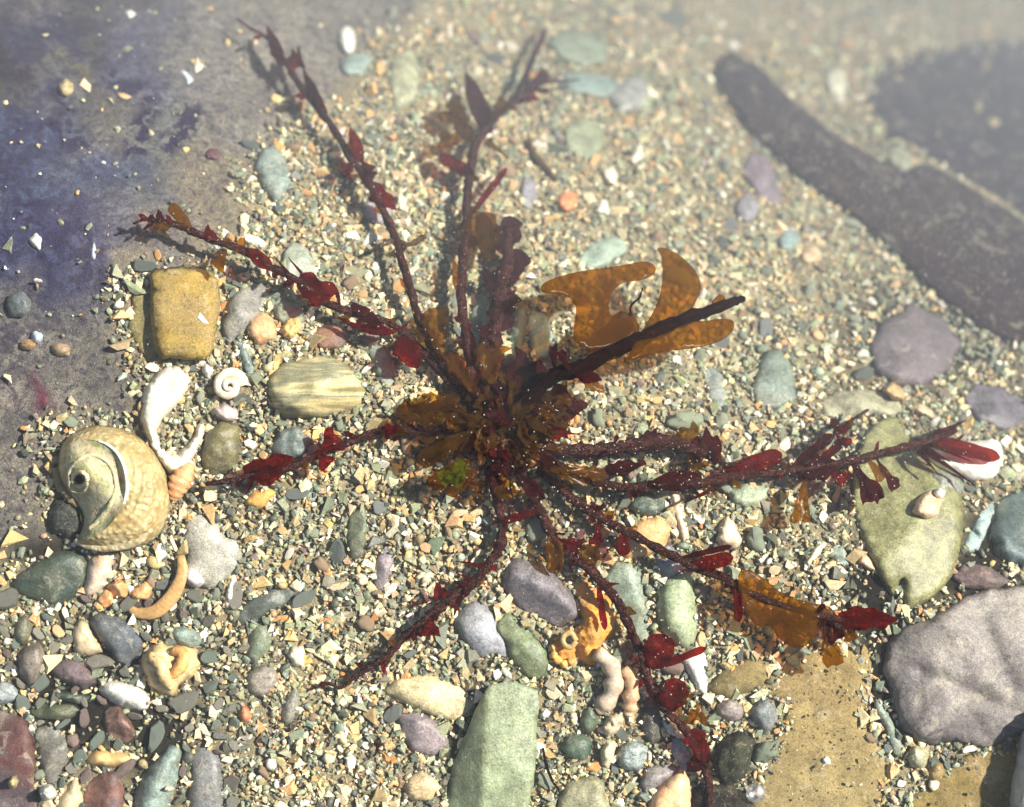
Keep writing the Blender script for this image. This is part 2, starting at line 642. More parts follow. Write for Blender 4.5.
def blade(name, a, b, width, mat, parent, ha=35.0, hb=None, shape='spindle', bend=0.0, curl=0.25, n=16, ragged=0.12):
    """A thin weed blade from pixel a to pixel b, heights in pixels above the bed, with its own (small) thickness."""
    hb = ha if hb is None else hb
    off = random.uniform(0, 900)
    ax, ay = a
    dx, dy = b[0] - ax, b[1] - ay
    L = math.hypot(dx, dy)
    nx, ny = -dy / L, dx / L
    tw = random.uniform(-0.35, 0.35)
    m = 5
    top = []
    for i in range(n + 1):
        t = i / n
        if shape == 'spindle':
            w = math.sin(math.pi * min(1, 0.12 + 0.88 * t)) ** 0.8 if t < 1 else 0.05
            w = max(w, 0.10)
        elif shape == 'oblong':
            w = min(1, 0.35 + 2.2 * t) * (1 if t < 0.8 else math.sqrt(max(0.03, 1 - ((t - 0.8) / 0.2) ** 2)))
        elif shape == 'fan':
            w = (0.2 + 0.9 * t ** 1.2) * (1 if t < 0.9 else 0.9)
        elif shape == 'lobe':
            w = (0.30 + 0.75 * t ** 0.7) * (0.68 + 0.32 * math.sin(t * 15 + off) ** 2) * (1 if t < 0.78 else math.sqrt(max(0.04, 1 - ((t - 0.78) / 0.22) ** 2)))
        else:                                    # thorn
            w = 1.0 - 0.88 * t
        bx = ax + dx * t + nx * bend * math.sin(math.pi * t)
        by = ay + dy * t + ny * bend * math.sin(math.pi * t)
        h = ha + (hb - ha) * t + 0.05 * L * math.sin(math.pi * t)
        for k in range(m):
            s = (k / (m - 1) - 0.5)
            e = 1 + (ragged * 1.7 * noise.noise(Vector((t * 4.5, s * 3, off))) if k in (0, m - 1) else 0)
            o = s * width * w * e
            hz = h + curl * width * w * (4 * s * s) + tw * o + 0.13 * width * math.sin(t * 11 + off + s * 2) * abs(2 * s) ** 1.5
            tip = 0
            if shape == 'fan' and i == n:
                tip = noise.noise(Vector((s * 7, off, 1))) * 0.14 * L
            top.append((bx + nx * o + dx / L * tip, by + ny * o + dy / L * tip, hz))
    verts = [P(*q) for q in top] + [P(q[0], q[1], q[2] - 0.7) for q in top]
    c = len(top)
    faces = []
    for i in range(n):
        for k in range(m - 1):
            q = (i * m + k, i * m + k + 1, (i + 1) * m + k + 1, (i + 1) * m + k)
            faces.append(q)
            faces.append(tuple(v + c for v in q[::-1]))
        for k in (0, m - 1):
            q = (i * m + k, (i + 1) * m + k, (i + 1) * m + k + c, i * m + k + c)
            faces.append(q if k == 0 else q[::-1])
    for i in (0, n):
        for k in range(m - 1):
            q = (i * m + k, i * m + k + c, i * m + k + 1 + c, i * m + k + 1)
            faces.append(q if i == 0 else q[::-1])
    return mk(name, verts, faces, mat, parent, origin=P(ax, ay, ha))


def frond(name, poly, mat, parent, hfun, g=4.0, sm=2, thick=0.9):
    """A flat lobed blade: outline in pixels, hfun(x, y) its height above the bed."""
    poly = resample(chaikin(poly, sm), g)
    V, F = tri(poly, g)
    n = len(V)
    off = random.uniform(0, 99)
    verts = []
    for x, y in V:
        h = hfun(x, y) + 1.6 * noise.fractal(Vector((x * .04, y * .04, off)), 1, 2, 3)
        verts.append(P(x, y, h))
    verts += [v - Vector((0, 0, thick * S)) for v in verts]
    faces = []
    cnt = {}
    for f in F:
        a, b, c = (V[k] for k in f)
        if (b[0] - a[0]) * (c[1] - a[1]) - (b[1] - a[1]) * (c[0] - a[0]) > 0:
            f = (f[0], f[2], f[1])
        faces.append(f)
        faces.append((f[2] + n, f[1] + n, f[0] + n))
        for i in range(3):
            e = (f[i], f[(i + 1) % 3])
            cnt[e] = 1
    for (a, b) in list(cnt):
        if (b, a) not in cnt:
            faces.append((b, a, a + n, b + n))
    return mk(name, verts, faces, mat, parent)




# ------------------------------------------------------------------ the sea bed
SILT = [(-700, -700), (440, -700), (432, 0), (392, 42), (345, 98), (300, 112), (262, 140), (244, 200), (230, 240), (222, 262), (130, 275),
        (118, 300), (128, 352), (148, 372), (138, 424), (60, 425), (42, 470), (50, 535), (0, 562), (-700, 600)]


def soft(poly, x, y, w):
    d = edge_dist(poly, x, y)
    s = np.where(inside(poly, x, y), d, -d)
    return np.clip(0.5 + s / (2 * w), 0, 1)


# colour of the bed where it shows: tinted patches on the silt, crevice shade painted under the gravel: (x, y, rx, ry, rgb, strength)
PATCH = [(45, 45, 70, 38, (68, 74, 114), 1.0), (95, 25, 40, 30, (78, 74, 60), .9), (8, 62, 42, 52, (56, 50, 30), 1.0),
         (90, 85, 34, 28, (118, 108, 72), 1.0), (35, 100, 60, 25, (96, 92, 78), .6), (70, 180, 80, 60, (76, 86, 108), 1.0), (25, 150, 45, 35, (72, 78, 104), 1.0),
         (165, 60, 50, 60, (92, 94, 116), .8), (30, 250, 60, 70, (66, 70, 100), 1.0), (100, 235, 50, 40, (84, 80, 104), .9),
         (105, 125, 30, 26, (126, 120, 108), .9), (150, 140, 40, 50, (112, 116, 108), .6), (210, 110, 40, 50, (140, 134, 120), .6), (70, 330, 50, 40, (124, 118, 106), .8),
         (40, 400, 60, 50, (142, 134, 120), .9), (30, 480, 40, 60, (138, 130, 114), .9), (300, 40, 90, 60, (150, 142, 126), .9), (215, 200, 50, 40, (150, 138, 112), .8)]
BLOT = [(130, 115, 16, 22, 1), (112, 142, 16, 14, 1), (128, 62, 10, 22, .9), (60, 128, 18, 14, .9), (185, 132, 12, 18, 1), (24, 212, 9, 9, 1), (40, 190, 30, 14, .8),
        (70, 250, 45, 30, .7), (15, 240, 30, 40, .7), (30, 20, 50, 20, .6), (150, 75, 20, 12, .7), 
        (50, 325, 40, 20, .5), (20, 480, 10, 6, .6), (15, 430, 10, 10, .7), (60, 210, 60, 30, .5), (5, 340, 30, 60, .6)]
CREVICE_SHADE = [(882, 690, 20, 50), (900, 605, 40, 22), (985, 582, 50, 18), (985, 540, 26, 50), (468, 745, 18, 60), (90, 715, 70, 40), (890, 650, 34, 70), (40, 545, 46, 24), (160, 740, 40, 60), (60, 690, 60, 60), (880, 590, 30, 60), (960, 575, 60, 22), (500, 430, 60, 50), (690, 770, 50, 50), (470, 740, 30, 60),
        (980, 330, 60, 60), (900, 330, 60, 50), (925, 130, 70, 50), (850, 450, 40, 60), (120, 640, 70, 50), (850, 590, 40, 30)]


def bed_sheet():
    nx, ny = 330, 280
    gx = np.linspace(-240, 1264, nx)
    gy = np.linspace(-240, 1050, ny)
    ox = np.concatenate([[-9000, -4000, -1800, -900, -500], gx, [1500, 1900, 2800, 5000, 10000]])
    oy = np.concatenate([[-9000, -4000, -1800, -900, -500], gy, [1300, 1700, 2600, 5000, 10000]])
    X, Y = np.meshgrid(ox, oy)
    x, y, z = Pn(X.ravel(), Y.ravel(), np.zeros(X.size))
    px, py = X.ravel(), Y.ravel()
    bump = np.array([noise.fractal(Vector((a * .012, b * .012, 3)), 1, 2, 4) for a, b in zip(px, py)])
    near = (np.abs(px - 512) < 900) & (np.abs(py - 404) < 800)
    z = z + np.where(near, bump * 3.0 * S, 0) - 0.0003
    V = np.stack([x, y, z], 1)
    w = X.shape[1]
    faces = [(j * w + i, (j + 1) * w + i, (j + 1) * w + i + 1, j * w + i + 1) for j in range(X.shape[0] - 1) for i in range(w - 1)]
    o = mk('sea_bed', [tuple(v) for v in V], faces, M['bed'], origin=Vector((0, 0, 0)))
    tag(o, kind='structure')
    silt = soft(SILT, px + bump * 22, py + bump * 18, 22)
    c = np.array(lin((164, 150, 116), GAIN * 0.9))[None] * np.ones((len(px), 1))
    for (a, b, rx, ry) in CREVICE_SHADE:  # crevice shadows painted as a darker bed colour
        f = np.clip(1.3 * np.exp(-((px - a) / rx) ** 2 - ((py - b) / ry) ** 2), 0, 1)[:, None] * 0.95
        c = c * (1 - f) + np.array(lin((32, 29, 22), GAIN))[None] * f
    cs = np.array(lin((136, 128, 114), GAIN * .75))[None] * np.ones((len(px), 1))
    jx, jy = px + bump * 55, py + np.roll(bump, 37) * 55
    for (a, b, rx, ry, rgb, s) in PATCH:
        f = np.clip(1.5 * np.exp(-((jx - a) / rx) ** 2 - ((jy - b) / ry) ** 2), 0, 1)[:, None] * s
        cs = cs * (1 - f) + np.array(lin(rgb, GAIN * .92))[None] * f
    f = np.clip(1.4 * np.exp(-((jx - 42) / 20) ** 2 - ((jy - 406) / 15) ** 2) * (0.7 + 1.2 * np.roll(bump, 11)), 0, 1)[:, None]
    cs = cs * (1 - f) + np.array(lin((118, 50, 66), GAIN))[None] * f
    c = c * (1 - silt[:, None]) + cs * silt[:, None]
    bl = np.zeros(len(px))
    for (a, b, rx, ry, s) in BLOT:
        bl = np.maximum(bl, s * np.clip(2.0 * np.exp(-((jx - a) / rx / 1.3) ** 2 - ((jy - b) / ry) ** 2), 0, 1))
    bl = np.maximum(bl, np.clip(0.8 - (px + 0.35 * py) / 330, 0.15, 0.62)) * silt
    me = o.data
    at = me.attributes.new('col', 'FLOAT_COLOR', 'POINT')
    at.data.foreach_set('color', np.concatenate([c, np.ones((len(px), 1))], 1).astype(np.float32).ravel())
    at = me.attributes.new('silt', 'FLOAT', 'POINT')
    at.data.foreach_set('value', silt.astype(np.float32))
    at = me.attributes.new('blot', 'FLOAT', 'POINT')
    at.data.foreach_set('value', bl.astype(np.float32))
    return o


bed_sheet()

# the pool's water, clouded to give a veil that grows with depth: one closed box of even density from the water's surface to below the bed
def water_box():
    a, t, b = 3.6, WATER_Z, -1.2
    v = [(x, y, z) for z in (b, t) for y in (-a, a) for x in (-a, a)]
    f = [(0, 2, 3, 1), (4, 5, 7, 6), (0, 1, 5, 4), (2, 6, 7, 3), (0, 4, 6, 2), (1, 3, 7, 5)]
    m, tr = nt('cloudy_water')
    p = N(tr, "ShaderNodeVolumePrincipled")
    p.inputs["Color"].default_value = (0.88, 0.94, 1.0, 1)
    p.inputs["Density"].default_value = WATER_DENSITY
    p.inputs["Anisotropy"].default_value = 0.0
    o = N(tr, "ShaderNodeOutputMaterial")
    tr.links.new(p.outputs[0], o.inputs["Volume"])
    tag(mk('water', v, f, m, smooth=False), kind='structure')


WATER_DENSITY = 1.75
water_box()


# ------------------------------------------------------------------ stones, one by one
# name, category, label, outline (pixels), thickness (pixels), colour, material, options


def crease(x, y):
    # creases in the big rock, the long one shaped for a shadow band
    def d(x0, y0, x1, y1):
        L = math.hypot(x1 - x0, y1 - y0)
        t = min(1, max(0, ((x - x0) * (x1 - x0) + (y - y0) * (y1 - y0)) / L ** 2))
        return math.hypot(x - x0 - t * (x1 - x0), y - y0 - t * (y1 - y0))
    return -7 * math.exp(-(d(922, 672, 1040, 722) / 8) ** 2) - 6 * math.exp(-(d(975, 600, 1012, 690) / 10) ** 2) - 4 * math.exp(-(d(975, 715, 990, 745) / 6) ** 2)


STONES = [
 ('flat_stone', 'stone', 'dark green slate slab with pointed left end below the turban shell', [(8,582),(30,563),(60,549),(86,552),(92,570),(80,595),(60,607),(30,603)], 14, (72,84,70), 'slate', dict(edge=8)),
 ('stone', 'stone', 'black round lump shaped for the shade in the mouth of the turban shell', [(45,515),(55,498),(72,498),(83,512),(84,532),(68,541),(50,532)], 16, (66,68,62), 'dark', {}),  # dark lump put in for the shade of the shell's opening
 ('stone', 'stone', 'blue grey slate stone left of the crumpled ochre shell', [(85,622),(96,611),(115,613),(132,622),(145,640),(143,655),(128,670),(115,662),(100,642)], 20, (98,104,108), 'slate', {}),
 ('pebble', 'pebble', 'smooth white elongated pebble below the crumpled ochre shell', [(96,690),(105,681),(120,680),(140,686),(152,700),(148,710),(135,712),(112,704)], 20, (232,228,210), 'white_shell', dict(sm=2, rough=.03)),
 ('pebble', 'pebble', 'grey brown egg shaped pebble at the left edge above dark green shards', [(16,660),(22,645),(35,640),(47,648),(46,665),(38,685),(26,686),(18,675)], 20, (134,122,108), 'stone', dict(sm=2)),
 ('stone', 'stone', 'purple red mottled stone left of the white elongated pebble', [(47,670),(60,659),(77,657),(92,670),(98,682),(85,691),(60,682)], 20, (128,92,92), 'mottled', {}),
 ('slate_shard', 'stone', 'dark green slate sliver above the brown stone at lower left, longest of its pile', [(24,712),(45,703),(75,705),(82,712),(65,721),(40,719)], 10, (74,84,60), 'slate', dict(edge=5)),
 ('slate_shard', 'stone', 'thin dark green slate sliver tucked under the white elongated pebble', [(48,690),(72,692),(100,698),(80,704),(55,699)], 10, (62,72,56), 'slate', dict(edge=4)),
 ('stone', 'stone', 'brown stone directly below the white elongated pebble', [(103,712),(118,703),(130,720),(140,736),(125,745),(105,735)], 16, (120,90,76), 'stone', {}),
 ('stone', 'stone', 'grey wedge stone between dark red rock and ochre worm tube', [(34,732),(50,723),(68,735),(70,760),(60,783),(45,784),(38,757)], 16, (122,118,106), 'slate', dict(edge=8)),
 ('rock', 'rock', 'dark maroon rock in the lower left corner', [(-40,712),(8,708),(30,720),(35,745),(38,782),(42,830),(-40,830)], 26, (98,56,52), 'mottled', dict(edge=16)),
 ('pebble', 'pebble', 'pale grey pebble cut by the left edge above the maroon rock', [(-14,685),(6,679),(20,690),(18,703),(-12,706)], 14, (172,178,174), 'stone', dict(sm=2)),
 ('pebble', 'pebble', 'pale blue green leaf shaped stone standing out at the bottom edge on the left', [(132,800),(140,776),(155,756),(172,743),(184,746),(181,770),(173,797),(165,824),(133,824)], 26, (142,158,146), 'slate', dict(sm=2, edge=18)),
 ('flat_stone', 'stone', 'grey slab right of the blue green leaf shaped stone, at the bottom edge', [(189,752),(205,744),(222,756),(225,787),(221,824),(187,824)], 14, (128,126,122), 'slate', dict(edge=8)),
 ('stone', 'stone', 'rusty brown stone at the bottom edge beside the round white chip', [(82,787),(100,771),(122,768),(126,795),(122,824),(80,824)], 18, (126,86,72), 'mottled', {}),
 ('pebble', 'pebble', 'olive upright pebble at the left edge below the dark green slab', [(12,640),(15,618),(28,610),(34,628),(26,649)], 12, (114,112,88), 'stone', dict(sm=2)),
 ('pebble', 'pebble', 'small flat teal pebble above right of the crumpled ochre shell', [(169,633),(180,625),(197,629),(204,641),(195,649),(178,646)], 9, (142,158,144), 'slate', dict(sm=2, edge=5)),
 ('slate_shard', 'stone', 'dark grey green slate shard under the white stick of shell', [(235,622),(245,601),(270,590),(302,585),(300,596),(275,611),(245,626)], 10, (100,106,94), 'slate', dict(edge=5)),
 ('pebble', 'pebble', 'sage green upright pebble right of the flat teal pebble', [(247,642),(252,625),(268,621),(273,645),(256,666),(246,660)], 10, (138,148,120), 'slate', dict(sm=2)),
 ('pebble', 'pebble', 'grey brown leaf shaped stone below the dark slate shard', [(245,675),(258,664),(276,666),(280,685),(262,700),(247,692)], 8, (158,148,132), 'stone', dict(sm=2, edge=6)),
 ('pebble', 'pebble', 'grey narrow leaf stone by the tip of the downward left branch', [(280,715),(286,695),(298,684),(301,700),(293,724),(283,728)], 8, (146,142,126), 'slate', dict(sm=2, edge=5)),
 ('pebble', 'pebble', 'terracotta orange pebble in the gravel right of the crumpled shell', [(237,712),(242,702),(250,708),(252,722),(241,725)], 9, (208,128,84), 'stone', dict(sm=2)),
 ('stone', 'stone', 'grey striated slate right of the square brown rock', [(222,338),(225,305),(240,288),(262,280),(269,297),(258,319),(240,336),(228,346)], 13, (142,138,126), 'slate', dict(edge=7)),
 ('slate_shard', 'stone', 'thin teal slate splinter leaning right of the coiled cream shell', [(234,340),(240,336),(250,355),(257,378),(251,384),(243,366)], 12, (126,142,134), 'slate', dict(edge=5)),
 ('stone', 'stone', 'olive brown rock between the white broken shell and the red blade', [(199,452),(205,429),(222,420),(240,425),(243,446),(235,469),(215,478),(201,471)], 22, (122,114, 78), 'stone', dict(edge=14)),
 ('stone', 'stone', 'teal grey angular stone just below the banded stone', [(267,450),(280,429),(300,425),(313,440),(305,456),(284,461)], 13, (116,126,118), 'slate', dict(edge=7)),
 ('stone', 'stone', 'sage green wedge right of the banded stone', [(367,352),(378,340),(395,359),(401,378),(388,389),(375,377)], 14, (130,140,124), 'slate', dict(edge=7)),
 ('stone', 'stone', 'brown red patchy stone above the banded stone', [(311,335),(325,323),(343,324),(352,338),(340,352),(320,350)], 12, (158,116,90), 'mottled', {}),
 ('stone', 'stone', 'greenish grey stone between two ochre shells and the red weed above', [(272,305),(285,298),(302,305),(305,322),(290,326),(276,320)], 10, (128,130,108), 'slate', {}),
 ('stone', 'stone', 'pale sage triangular stone under the left red branch', [(282,257),(289,243),(302,242),(314,258),(321,276),(300,283),(285,276)], 10, (162,168,146), 'slate', dict(edge=6)),
 ('pebble', 'pebble', 'grey green teardrop stone at the rim of the silt', [(253,165),(262,148),(275,143),(286,160),(292,181),(283,201),(272,204),(262,190)], 12, (142,154,142), 'slate', dict(sm=2, edge=8)),
 ('pebble', 'pebble', 'smooth white oval pebble alone on pale silt near the top', ell(347, 40, 9, 15, -8, .05), 12, (240,236,218), 'white_shell', dict(sm=2, rough=.03)),
 ('pebble', 'pebble', 'sea green pebble just below the white oval pebble', ell(356, 64, 17, 11, -20, .08), 8, (148,164,152), 'slate', dict(sm=2)),
 ('pebble', 'pebble', 'large pale green oval stone near the top, right of the sea green pebble', ell(404, 79, 18, 31, 5, .05), 14, (176,176,140), 'stone', dict(sm=2)),
 ('pebble', 'pebble', 'small ochre pebble touching the pale green oval stone', ell(380, 67, 6, 9, 10), 8, (222,180,118), 'stone', dict(sm=2)),
 ('stone', 'stone', 'pale mauve stone behind the upper left branch', [(362,205),(372,193),(390,196),(393,215),(380,226),(366,220)], 9, (172,162,160), 'stone', {}),
 ('stone', 'stone', 'sage stone under the top edge right of the forked weed tip', [(546,42),(565,27),(590,31),(612,46),(606,62),(582,68),(558,58)], 13, (136,146,122), 'slate', dict(edge=9)),
 ('stone', 'stone', 'teal slab below the sage stone at the top', [(560,72),(585,72),(618,80),(628,92),(600,98),(570,92)], 9, (138,158,146), 'slate', dict(edge=6)),
 ('pebble', 'pebble', 'round grey pebble high in the gravel, largest near the top middle', [(606,100),(615,85),(635,75),(650,82),(654,98),(640,112),(618,112)], 12, (160,160,150), 'stone', dict(sm=2)),
 ('stone', 'stone', 'flat green stone left of the white triangular shell', [(562,130),(580,118),(602,122),(608,142),(590,160),(568,152)], 8, (152,158,124), 'slate', {}),
 ('pebble', 'pebble', 'round orange pebble in the gravel above the amber frond', ell(567, 201, 12, 12, 0, .08), 14, (232,152,98), 'stone', dict(sm=2)),
 ('stone', 'stone', 'grey purple upright pebble left of the round orange pebble', ell(529, 190, 9, 17, 5), 8, (150,146,148), 'stone', {}),
 ('stone', 'stone', 'sage slab under the tip of the amber frond', [(578,258),(596,240),(622,235),(628,250),(606,266),(585,270)], 8, (156,172,150), 'slate', dict(edge=5)),
 ('stone', 'stone', 'purple stone standing left of the dark strap', [(741,170),(752,150),(765,154),(778,180),(784,201),(770,206),(755,196)], 13, (132,118,126), 'stone', {}),
 ('pebble', 'pebble', 'grey mauve pebble under the purple stone', ell(748, 208, 12, 15, 20), 9, (146,142,146), 'stone', dict(sm=2)),
 ('pebble', 'pebble', 'round teal pebble below the dark strap', ell(788, 240, 12, 12), 10, (142,164,156), 'slate', dict(sm=2)),
 ('pebble', 'pebble', 'peach pebble below the round teal pebble', ell(811, 255, 11, 9), 9, (216,180,140), 'stone', dict(sm=2)),
 ('stone', 'stone', 'grey green triangular slate right of the amber frond', [(751,386),(765,352),(780,345),(793,370),(798,400),(775,411),(755,406)], 9, (126,138,122), 'slate', dict(edge=6)),
 ('rock', 'rock', 'large purple rock half lost in haze below the dark strap', [(867,350),(880,320),(910,302),(945,315),(963,345),(950,371),(925,388),(895,388),(875,376)], 22, (118,106,108), 'mottled', dict(edge=18, sm=0, cuts=7, wobble=.06)),
 ('stone', 'stone', 'long pale capsule shaped stone under the purple rock', [(820,405),(830,392),(860,388),(900,394),(911,405),(905,417),(870,416),(840,420),(825,416)], 15, (160,156,124), 'stone', {}),
 ('rock', 'rock', 'big olive green rock with a cleft in its lower edge', [(862,432),(884,413),(903,418),(912,446),(940,466),(958,480),(965,505),(962,545),(950,580),(930,600),(911,613),(903,604),(904,580),(900,580),(895,598),(885,588),(868,560),(855,520),(850,488),(858,458)], 22, (140,138,90), 'stone', dict(edge=16, sm=2, nscale=.7, h=2, wobble=.03, cuts=3)),
 ('stone', 'stone', 'grey rounded stone leaning on the big olive rock under the white clam', ell(941, 486, 26, 17, 10), 30, (140,142,126), 'stone', {}),
 ('stone', 'stone', 'pale blue green finger of stone right of the big olive rock', [(963,548),(970,528),(985,503),(995,500),(995,513),(985,536),(977,553),(968,554)], 14, (164,186,176), 'slate', dict(rough=.05)),
 ('rock', 'rock', 'dark teal rock cut by the right edge', [(989,530),(998,500),(1015,488),(1050,484),(1050,572),(1010,567),(995,556)], 24, (86,100,96), 'slate', dict(edge=20)),
 ('stone', 'stone', 'mauve grey stone at the right edge above the white clam', [(961,396),(975,383),(1000,385),(1026,400),(1032,426),(1000,432),(974,420)], 16, (106,100,106), 'stone', {}),
 ('rock', 'rock', 'large pale grey mottled rock in the lower right corner', [(886,645),(900,628),(930,611),(965,595),(1000,588),(1050,588),(1050,722),(1012,738),(980,748),(945,743),(915,743),(900,726),(892,697),(885,670)], 28, (152,143,132), 'mottled', dict(edge=16, nscale=1.0, sm=0, cuts=8, rough=.12, zfun=crease)),
 ('stone', 'stone', 'dusky pink slab wedged between the olive and mottled rocks', [(950,576),(965,562),(990,567),(1014,583),(990,590),(965,588)], 13, (118,94,88), 'mottled', dict(edge=6)),
 ('stone', 'stone', 'slim teal stone in the dark crack left of the mottled rock', [(874,705),(880,698),(888,712),(900,735),(906,752),(897,758),(888,740)], 10, (142,154,136), 'slate', {}),
 ('pebble', 'pebble', 'pale olive pebble under the mottled rock', ell(918, 757, 12, 13), 12, (174,170,132), 'stone', dict(sm=2)),
 ('pebble', 'pebble', 'small tawny pebble right of the pale olive pebble under the mottled rock', ell(937, 772, 9, 11), 9, (168,138,84), 'stone', dict(sm=2)),
 ('flat_piece', 'rock', 'smooth silty ochre rock left of the dark crack at lower right', [(756,672),(795,655),(850,643),(868,655),(870,690),(862,716),(879,740),(893,766),(890,792),(872,835),(748,835),(746,790),(766,762),(776,734),(786,705),(752,692)], 4.5, (162,142,94), 'ochre', dict(edge=10, rough=.5, nscale=2, register=False, sm=0)),
 ('flat_piece', 'rock', 'ochre brown silty rock in the bottom right corner', [(903,805),(928,778),(958,757),(1000,747),(1050,742),(1050,840),(900,840)], 5, (142,122,72), 'ochre', dict(edge=9, rough=.5, nscale=2, register=False, sm=0)),
 ('flat_piece', 'rock', 'small ochre ledge of rock between red blade and grey blue pebble', [(705,690),(722,668),(752,658),(770,664),(768,684),(745,694),(722,700)], 7, (136,122,80), 'ochre', dict(edge=6, rough=.3)),
 ('pebble', 'pebble', 'grey blue rounded pebble on the edge of the smooth ochre rock', [(746,706),(762,697),(778,703),(779,722),(768,734),(755,728)], 17, (136,140,136), 'stone', dict(sm=2)),
 ('pebble', 'pebble', 'mauve flat pebble left of the grey blue rounded pebble', ell(731, 710, 15, 12, 0, .06), 13, (152,138,132), 'stone', dict(sm=2)),
 ('stone', 'stone', 'dark furry weed covered stone below the mauve flat pebble', [(711,756),(720,735),(740,729),(757,740),(753,760),(745,781),(725,791),(712,776)], 22, (66,66,52), 'dark', dict(rough=.3)),
 ('stone', 'stone', 'black brown weedy stone at the bottom edge beneath the lowest branch', [(690,790),(712,780),(740,786),(760,805),(765,835),(686,835)], 16, (54,48,40), 'dark', dict(rough=.3)),
 ('pebble', 'pebble', 'smooth pale green bean shaped stone at the centre right', [(651,606),(658,588),(672,575),(689,568),(698,580),(698,606),(700,640),(690,656),(672,646),(658,629)], 20, (172,184,142), 'slate', dict(sm=2, rough=.04, edge=16)),
 ('stone', 'stone', 'sage stone with dark bands left of the green bean stone', [(602,580),(614,560),(631,560),(641,575),(648,600),(652,630),(645,646),(632,640),(624,616),(610,600)], 15, (152,164,142), 'slate', {}),
 ('flat_stone', 'stone', 'peach coloured flat slab under the lower right stem', [(611,541),(635,520),(662,514),(673,530),(666,546),(650,556),(625,561)], 10, (220,178,120), 'peach_shell', dict(edge=6, rough=.06)),
 ('stone', 'stone', 'dark green pebble touching the peach flat slab', [(626,505),(640,494),(660,495),(668,507),(655,517),(636,517)], 13, (90,102,86), 'slate', {}),
 ('flat_stone', 'stone', 'bluish grey flat stone between peach slab and green bean stone', [(655,556),(668,545),(681,552),(684,570),(668,580),(656,574)], 10, (156,162,162), 'slate', dict(edge=5)),
 ('stone', 'stone', 'purple grey oval stone above the orange pitted shell', [(497,580),(505,562),(525,555),(548,565),(566,582),(580,605),(578,620),(560,628),(535,619),(510,601)], 24, (118,110,112), 'stone', {}),
 ('stone', 'stone', 'lilac grey bent stone left of the olive oval stone', [(451,622),(462,605),(480,600),(492,609),(499,628),(513,645),(510,659),(494,655),(480,661),(465,646)], 15, (162,162,164), 'slate', dict(edge=10)),
 ('stone', 'stone', 'olive green oval stone between the lilac stone and orange pitted shell', [(494,626),(505,612),(520,618),(536,635),(549,655),(550,673),(540,683),(525,678),(509,660)], 18, (120,130,94), 'stone', {}),
 ('stone', 'stone', 'cream leaf shaped flat stone with a pointed left tip', [(381,690),(400,680),(430,670),(455,685),(475,702),(472,716),(455,722),(425,713),(400,701)], 12, (226,208,158), 'slate', dict(edge=9, rough=.05)),
 ('stone', 'stone', 'mauve brown stone below the cream leaf shaped stone', [(396,713),(420,711),(440,725),(451,745),(435,756),(415,753),(402,736)], 12, (144,130,128), 'stone', dict(edge=8)),
 ('stone', 'stone', 'tan angular chip of rock near the bottom, left of the green slab', [(401,786),(420,767),(444,785),(430,802),(411,800)], 12, (216,190,142), 'slate', dict(edge=6, sm=1)),
 ('stone', 'stone', 'rounded olive cream stone at the bottom edge, right of the green slab', [(556,800),(568,779),(590,773),(606,785),(615,838),(556,838)], 22, (168,164,128), 'stone', {}),
 ('stone', 'stone', 'dark charcoal wedge stone under the downward right branch', [(643,690),(655,680),(666,710),(664,736),(650,748),(639,735)], 14, (82,78,70), 'stone', {}),
 ('pebble', 'pebble', 'blue grey pebble speckled with white at the bottom centre', ell(632, 755, 16, 17), 20, (172,182,174), 'speckled', dict(sm=2)),
 ('pebble', 'pebble', 'teal green squarish pebble left of the speckled pebble', [(560,740),(572,733),(590,735),(594,752),(578,764),(562,757)], 12, (98,116,96), 'slate', dict(sm=2)),
 ('pebble', 'pebble', 'dark green pebble above the teal squarish pebble', [(580,712),(590,703),(600,712),(598,730),(586,736),(579,727)], 11, (92,104,80), 'stone', dict(sm=2)),
 ('stone', 'stone', 'lilac ribbed stone beside the orange rimmed clam', [(668,748),(676,736),(686,742),(695,762),(694,776),(680,770)], 13, (172,168,172), 'slate', {}),
 ('flat_stone', 'stone', 'grey brown flat stone left of the orange rimmed clam', [(638,785),(645,768),(668,763),(680,770),(660,786),(645,794)], 10, (146,138,134), 'slate', dict(edge=5)),
 ('stone', 'stone', 'mauve narrow stone in the gravel left of the centre', [(374,585),(376,556),(386,545),(394,556),(391,580),(381,594)], 8, (148,134,134), 'stone', {}),
 ('stone', 'stone', 'dark green upright slate left of the mauve narrow stone', [(345,540),(350,512),(364,508),(369,530),(364,558),(352,562)], 9, (104,114,90), 'slate', {}),
 ('stone', 'stone', 'pale blue green upright stone under the amber frond\'s left lobe', [(527,313),(535,305),(548,315),(556,340),(550,362),(535,358),(527,340)], 16, (160,178,162), 'slate', dict(edge=10)),
 ('stone', 'stone', 'dull green stone left of the pale blue green upright stone', [(508,330),(514,308),(526,306),(526,335),(520,362),(510,356)], 12, (112,124,102), 'slate', {}),
 ('stone', 'stone', 'soft green long stone beside the bottom of the top middle stem', [(466,330),(474,300),(488,285),(492,310),(484,340),(472,348)], 10, (152,160,134), 'slate', {}),
 ('stone', 'stone', 'pale green grey long pebble above the fuzzy purple stem', [(703,372),(710,362),(722,375),(728,400),(720,412),(708,398)], 8, (152,158,146), 'slate', {}),
 ('stone', 'stone', 'sage green stone half under the right hand branch', [(728,490),(745,482),(768,484),(766,500),(745,508),(730,502)], 10, (160,172,140), 'slate', {}),
 ('stone', 'stone', 'white grey stone standing on the gravel beside the dark patch, top right', [(823,80),(830,67),(845,68),(848,90),(843,109),(830,98)], 18, (222,216,188), 'stone', dict(sm=1)),
